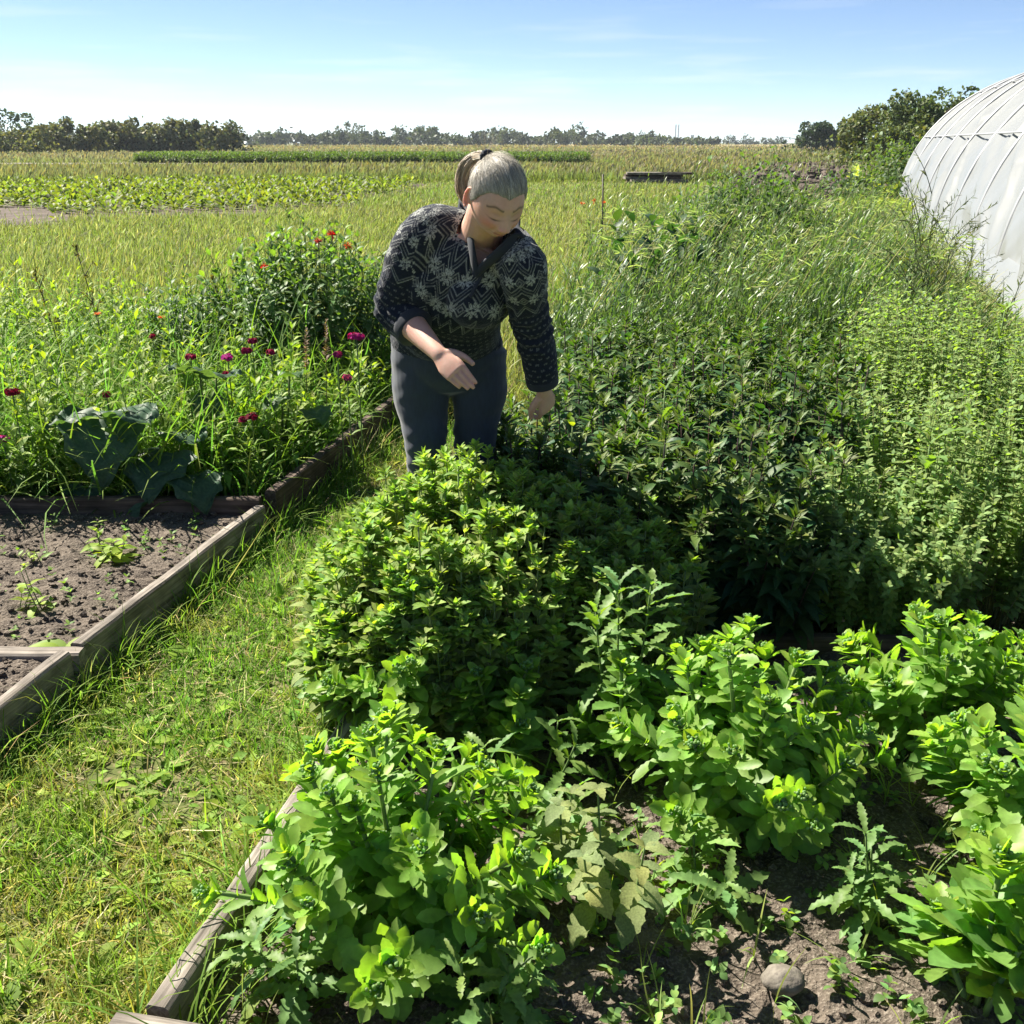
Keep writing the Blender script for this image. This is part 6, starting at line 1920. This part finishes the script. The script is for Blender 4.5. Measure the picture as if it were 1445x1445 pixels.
BC = (0.042, 0.082, 0.050)
big_plant('burdock', 'burdock with a huge folded drooping leaf before the left grass', (-1.85, 4.15, 0.08), [
    (A(150, 588, 4.02), 0.30, 0.30, 1.1, 0.0, -0.6), (A(168, 580, 4.06), 0.22, 0.24, 0.4, 0.9, 0.1), (A(132, 585, 4.1), 0.20, 0.20, 0.5, -0.9, 0.1), (A(120, 690, 3.95), 0.20, 0.17, 0.8, -0.2, -0.7)], BC, 'burdock plants in the flower bed')
big_plant('burdock', 'burdock with broad dark leaves hanging over the reddish plank', (-1.45, 4.10, 0.08), [
    (A(235, 640, 4.02), 0.24, 0.28, 0.9, -0.2, -0.25), (A(205, 690, 3.95), 0.17, 0.17, 0.9, -0.5, -0.3), (A(270, 672, 3.93), 0.19, 0.20, 1.0, 0.6, -0.2), (A(255, 610, 4.2), 0.2, 0.2, 0.5, 0.6, 0.2)], BC, 'burdock plants in the flower bed')
big_plant('burdock', 'burdock with pale upturned leaves in the middle of the flower bed', (-1.42, 4.6, 0.08), [
    (A(282, 528, 4.5), 0.17, 0.19, 0.4, -0.6, 0.5), (A(305, 532, 4.5), 0.17, 0.18, 0.3, 0.8, 0.3), (A(292, 560, 4.4), 0.16, 0.14, 0.9, 0.2, -0.5)], (0.055, 0.095, 0.06), 'burdock plants in the flower bed')
big_plant('burdock', 'burdock with round upright leaves near the right side of the flower bed', (-1.12, 4.75, 0.08), [
    (A(408, 530, 4.7), 0.16, 0.15, 0.5, 0.5, 0.4), (A(398, 560, 4.6), 0.14, 0.13, 0.8, -0.4, 0.1), (A(438, 578, 4.6), 0.15, 0.15, 0.8, 0.7, 0.0)], (0.06, 0.11, 0.045), 'burdock plants in the flower bed')
for k, (px, py, d, L) in enumerate(((330, 620, 4.25, 0.17), (345, 505, 4.6, 0.16), (375, 540, 4.7, 0.15))):
    c = A(px, py, d)
    leafy_plant('horseradish', ('upright sunlit broad leaf plant behind the reddish plank', 'upright glowing leaf beside the crimson flowers', 'bright leaf tuft right of the crimson flowers')[k], 'horseradish', c[0], c[1], 0.08, 2, c[2] - 0.10, 0.06, L, 0.33, DOCK, (0.12, 0.21, 0.035), MAT['broad'], nodes=4, t0=0.45, elev=0.7, elev_top=1.2, group='upright broad leaved plants')


# sweet williams: each head on its own stem
def sweet(px, py, d, r, col, lab):
    c = A(px, py, d)
    t = empty('sweet_william', (c[0], c[1], 0.08), lab, 'flower', 'sweet williams in the flower bed')
    b = Bag()
    ps = stems([(c[0], c[1] + 0.02, 0.08)], [c], 0.0, 8)
    b.add(*tubes(ps, np.linspace(0.0035, 0.0028, 8), 5, (0.09, 0.15, 0.05))); b.build('stem', MAT['stem'], t)
    b = Bag(); leafy(b, ps, 6, 0.3, 0.93, lambda s: 0.07 - 0.02 * s, 0.2, 0.5, LANCE, (0.09, 0.16, 0.04), elev_top=0.9); b.build('leaves', MAT['leaf'], t)
    b = Bag()
    k = 24
    f = nrm(rng.normal(size=(k, 3)) * np.array([1, 1, 0.5]) + np.array([0, 0, 0.6]))
    ctr = c + f * np.array([r, r, r * 0.32]) * rng.uniform(0.45, 1.15, (k, 1))
    P = np.repeat(ctr, 5, 0)
    an = np.tile(np.arange(5) * 2 * math.pi / 5, k)
    e1_ = nrm(np.cross(f, [0.3, 0.2, 0.9])); e2_ = np.cross(f, e1_)
    D = np.repeat(e1_, 5, 0) * np.cos(an)[:, None] + np.repeat(e2_, 5, 0) * np.sin(an)[:, None] + 0.25 * np.repeat(f, 5, 0)
    b.add(*ribbons(P, D, np.repeat(f, 5, 0), 0.013, 0.013, [0.25, 0.7, 1.0, 0.8, 0.5], 0.4, 0, jitter(col, 5 * k, 0.25, 0.12)))
    b.build('flower_head', MAT['petal'], t)
    b = Bag(); b.add(*ribbons(np.repeat(c[None], 26, 0), nrm(rng.normal(size=(26, 3)) * np.array([1, 1, 0.3]) + np.array([0, 0, 0.35])), rng.normal(size=(26, 3)), r * 0.95, 0.006, [1, 0.8, 0.2], 0, 0, (0.10, 0.07, 0.04))); b.build('calyx', MAT['stem'], t)


CR = (0.20, 0.010, 0.045); MG = (0.30, 0.018, 0.17); DR = (0.13, 0.008, 0.022)
for args in ((503, 475, 4.5, 0.034, (0.26, 0.012, 0.11), 'broadest magenta flower head nearest the woman'), (355, 481, 4.7, 0.022, CR, 'crimson flower head topmost of the cluster right of the big leaves'), (348, 495, 4.6, 0.022, CR, 'crimson flower head just below the topmost of the cluster'),
             (382, 497, 4.6, 0.019, CR, 'small crimson flower head right of the cluster'), (321, 504, 4.5, 0.024, MG, 'purple pink flower head left of the crimson cluster'), (269, 504, 4.5, 0.020, CR, 'crimson flower head above the pale upturned leaf'),
             (476, 500, 4.5, 0.022, (0.17, 0.012, 0.07), 'dull crimson head below the broadest magenta head'), (355, 588, 4.2, 0.028, DR, 'wide dark red flower head low beside the bright upright leaves'), (342, 592, 4.2, 0.014, CR, 'small crimson head touching the wide dark red one'),
             (17, 553, 4.0, 0.024, DR, 'dark red flower head at the far left among the grass'), (150, 557, 4.1, 0.014, CR, 'little crimson head above the huge folded leaf'), (4, 620, 3.95, 0.020, MG, 'magenta flower head cut by the left edge'),
             (215, 475, 5.0, 0.010, CR, 'tiny crimson bud head in the middle of the bed grass'), (490, 533, 4.4, 0.018, (0.24, 0.05, 0.10), 'faded pink head by the woman and the dark tall plank'), (318, 528, 4.5, 0.012, CR, 'tiny crimson head touching the pale leaf')):
    sweet(*args)

# red flowered bush
t, tops = leafy_plant('bee_balm_bush', 'tall dark green bush with red flower tufts on top beside the woman', 'flower bush', -1.26, 6.35, 0.05, 190, 0.92, 0.62, 0.125, 0.40, LANCE, (0.045, 0.095, 0.040), MAT['broad'], nodes=11, bend=0.9, tipcol=(0.075, 0.15, 0.045))
b = Bag()
q = tops[rng.choice(len(tops), 26, False)]
P = np.repeat(q, 14, 0); n = len(P)
b.add(*ribbons(P, nrm(rng.normal(size=(n, 3)) + ZUP * 0.5), rng.normal(size=(n, 3)), 0.018, 0.008, [0.3, 1, 0.3], 0.3, 0, jitter((0.045, 0.07, 0.045), n, 0.2)))
b.build('flower_buds', MAT['leaf'], t)
for (px, py, col) in ((468, 331, (0.42, 0.035, 0.022)), (449, 341, (0.28, 0.05, 0.04)), (490, 348, (0.45, 0.09, 0.02)), (372, 378, (0.42, 0.05, 0.025))):
    c = A(px, py, 6.2); P = np.repeat(c[None], 46, 0)
    b = Bag(); b.add(*ribbons(P, nrm(rng.normal(size=(46, 3)) * np.array([1, 1, 0.6]) + ZUP * 0.4), rng.normal(size=(46, 3)), 0.034, 0.006, [0.5, 1, 0.6, 0.1], 0.6, 0, jitter(col, 46, 0.25, 0.1))); b.build('flower', MAT['petal'], t)
    b = Bag(); b.add(*tubes(stems([c - np.array([0, -0.02, 0.25])], [c], 0, 5), 0.003, 5, (0.07, 0.11, 0.04))); b.build('flower_stalk', MAT['stem'], t)
leafy_plant('green_bush', 'lower leafy bush left of the red flowered bush', 'bush', -1.95, 6.25, 0.05, 60, 0.66, 0.38, 0.11, 0.36, LANCE, (0.05, 0.105, 0.04), MAT['broad'], nodes=9, bend=0.9)

# dry stalks, an iris-like pair of seed heads, orange hawkweed
for k, (px, py, d, lab) in enumerate(((108, 352, 5.6, 'tallest thin dark stalk with a knobbly tip above the left grass'), (50, 390, 5.5, 'shorter thin dark stalk at the left edge'), (300, 395, 6.4, 'faint wispy stalk left of the red flowered bush'))):
    c = A(px, py, d); t = empty('dry_stalk', (c[0] + 0.12, c[1], 0.05), lab, 'stalk', 'dry stalks over the flower bed')
    ps = stems([(c[0] + 0.12, c[1], 0.05)], [c], 0.1, 14)
    br = [stems([ps[0][8 + q % 5]], [ps[0][8 + q % 5] + np.array([rng.normal(0, 0.025), rng.normal(0, 0.02), rng.uniform(0.03, 0.07)])], 0, 14)[0] for q in range(7)]
    b = Bag(); b.add(*tubes(np.array([ps[0]] + br), np.linspace(0.0034, 0.0016, 14), 5, (0.07, 0.055, 0.035))); b.build('stem', MAT['stem'], t)
    for tip_, m_ in [(ps[0][-1], 20)] + [(q[-1], 6) for q in br]:
        P = np.repeat(tip_[None], m_, 0) + rng.normal(0, 0.005, (m_, 3)) * (np.array([1, 1, 3]) if m_ > 9 else 1)
        Bag().add(*ribbons(P, nrm(rng.normal(size=(m_, 3)) + ZUP), rng.normal(size=(m_, 3)), 0.022, 0.011, [0.4, 1, 0.2], 0.3, 0, jitter((0.06, 0.055, 0.035), m_, 0.25))).build('seed_head', MAT['leaf'], t)
    b = Bag(); leafy(b, ps, 9, 0.1, 0.6, lambda s: 0.09 - 0.04 * s, 0.3, 0.4, JAG, (0.08, 0.14, 0.045), fold=0.2); b.build('leaves', MAT['leaf'], t)
for k, (px, py, d, lab) in enumerate(((432, 462, 4.9, 'left rusty seed plume before the dark bush'), (460, 450, 4.9, 'right rusty seed plume before the dark bush'))):
    c = A(px, py, d); t = empty('seed_plume', (c[0], c[1], 0.07), lab, 'seed head', 'rusty seed plumes')
    ps = stems([(c[0] - 0.03, c[1], 0.07)], [c], 0.1, 12)
    b = Bag(); b.add(*tubes(ps, np.linspace(0.003, 0.0015, 12), 5, (0.13, 0.12, 0.06))); b.build('stem', MAT['stem'], t)
    b = Bag(); leafy(b, ps, 40, 0.68, 1.0, lambda s: 0.026 - 0.012 * s, 0.35, 0.7, OVAL[::2], (0.16, 0.11, 0.08), per=2, fold=0, azj=1.0); b.build('seeds', MAT['leaf'], t)
for k, (px, py, d, lab) in enumerate(((138, 444, 5.5, 'orange hawkweed flower beside the tallest dark stalk'), (228, 449, 5.5, 'small orange flower in the middle of the bed edge'))):
    c = A(px, py, d); t = empty('hawkweed', (c[0], c[1], 0.05), lab, 'flower', 'orange hawkweed flowers')
    b = Bag(); b.add(*tubes(stems([(c[0], c[1], 0.05)], [c], 0, 8), 0.002, 5, (0.1, 0.15, 0.05))); b.build('stem', MAT['stem'], t)
    an = rng.uniform(0, 6.28, 40)
    b = Bag(); b.add(*ribbons(np.repeat(c[None], 40, 0), np.stack([np.cos(an), np.sin(an), rng.uniform(0.1, 0.9, 40)], 1), ZUP + rng.normal(0, 0.1, (40, 3)), 0.022, 0.006, [0.5, 1, 0.8], 0.3, 0, jitter((0.55, 0.14, 0.015), 40, 0.2))); b.build('flower', MAT['petal'], t)
# bits of colour by the far bed right of the woman, and a bare post
c = at(851, 246, d=14.0); b = Bag(); b.add(*tubes(np.array([[c[0], c[1], 0], [c[0] + 0.01, c[1], c[2] * 0.5], [c[0], c[1], c[2]]]), 0.012, 6, (0.07, 0.06, 0.05)))
tag(rebase(b.build('thin_post', MAT['stem'])), 'thin bare dark post standing above the grass right of the woman', 'post')
leafy_plant('marigold_clump', 'patch with orange and yellow flowers at the foot of the thin post', 'flower', at(845, 290, d=13.0)[0], 13.0, 0, 14, 0.45, 0.3, 0.10, 0.3, LANCE, (0.10, 0.19, 0.04), MAT['leaf'], nodes=6)
for k in range(3):
    c = at((822, 838, 852)[k], (288, 284, 287)[k], d=12.9); P = np.repeat(c[None], 16, 0)
    Bag().add(*ribbons(P, nrm(rng.normal(size=P.shape) + ZUP), rng.normal(size=P.shape), 0.034, 0.013, [0.5, 1, 0.6], 0.3, 0, jitter((0.40, 0.16, 0.03), 16, 0.25, 0.2))).build('flower', MAT['petal'], bpy.data.objects['marigold_clump'])
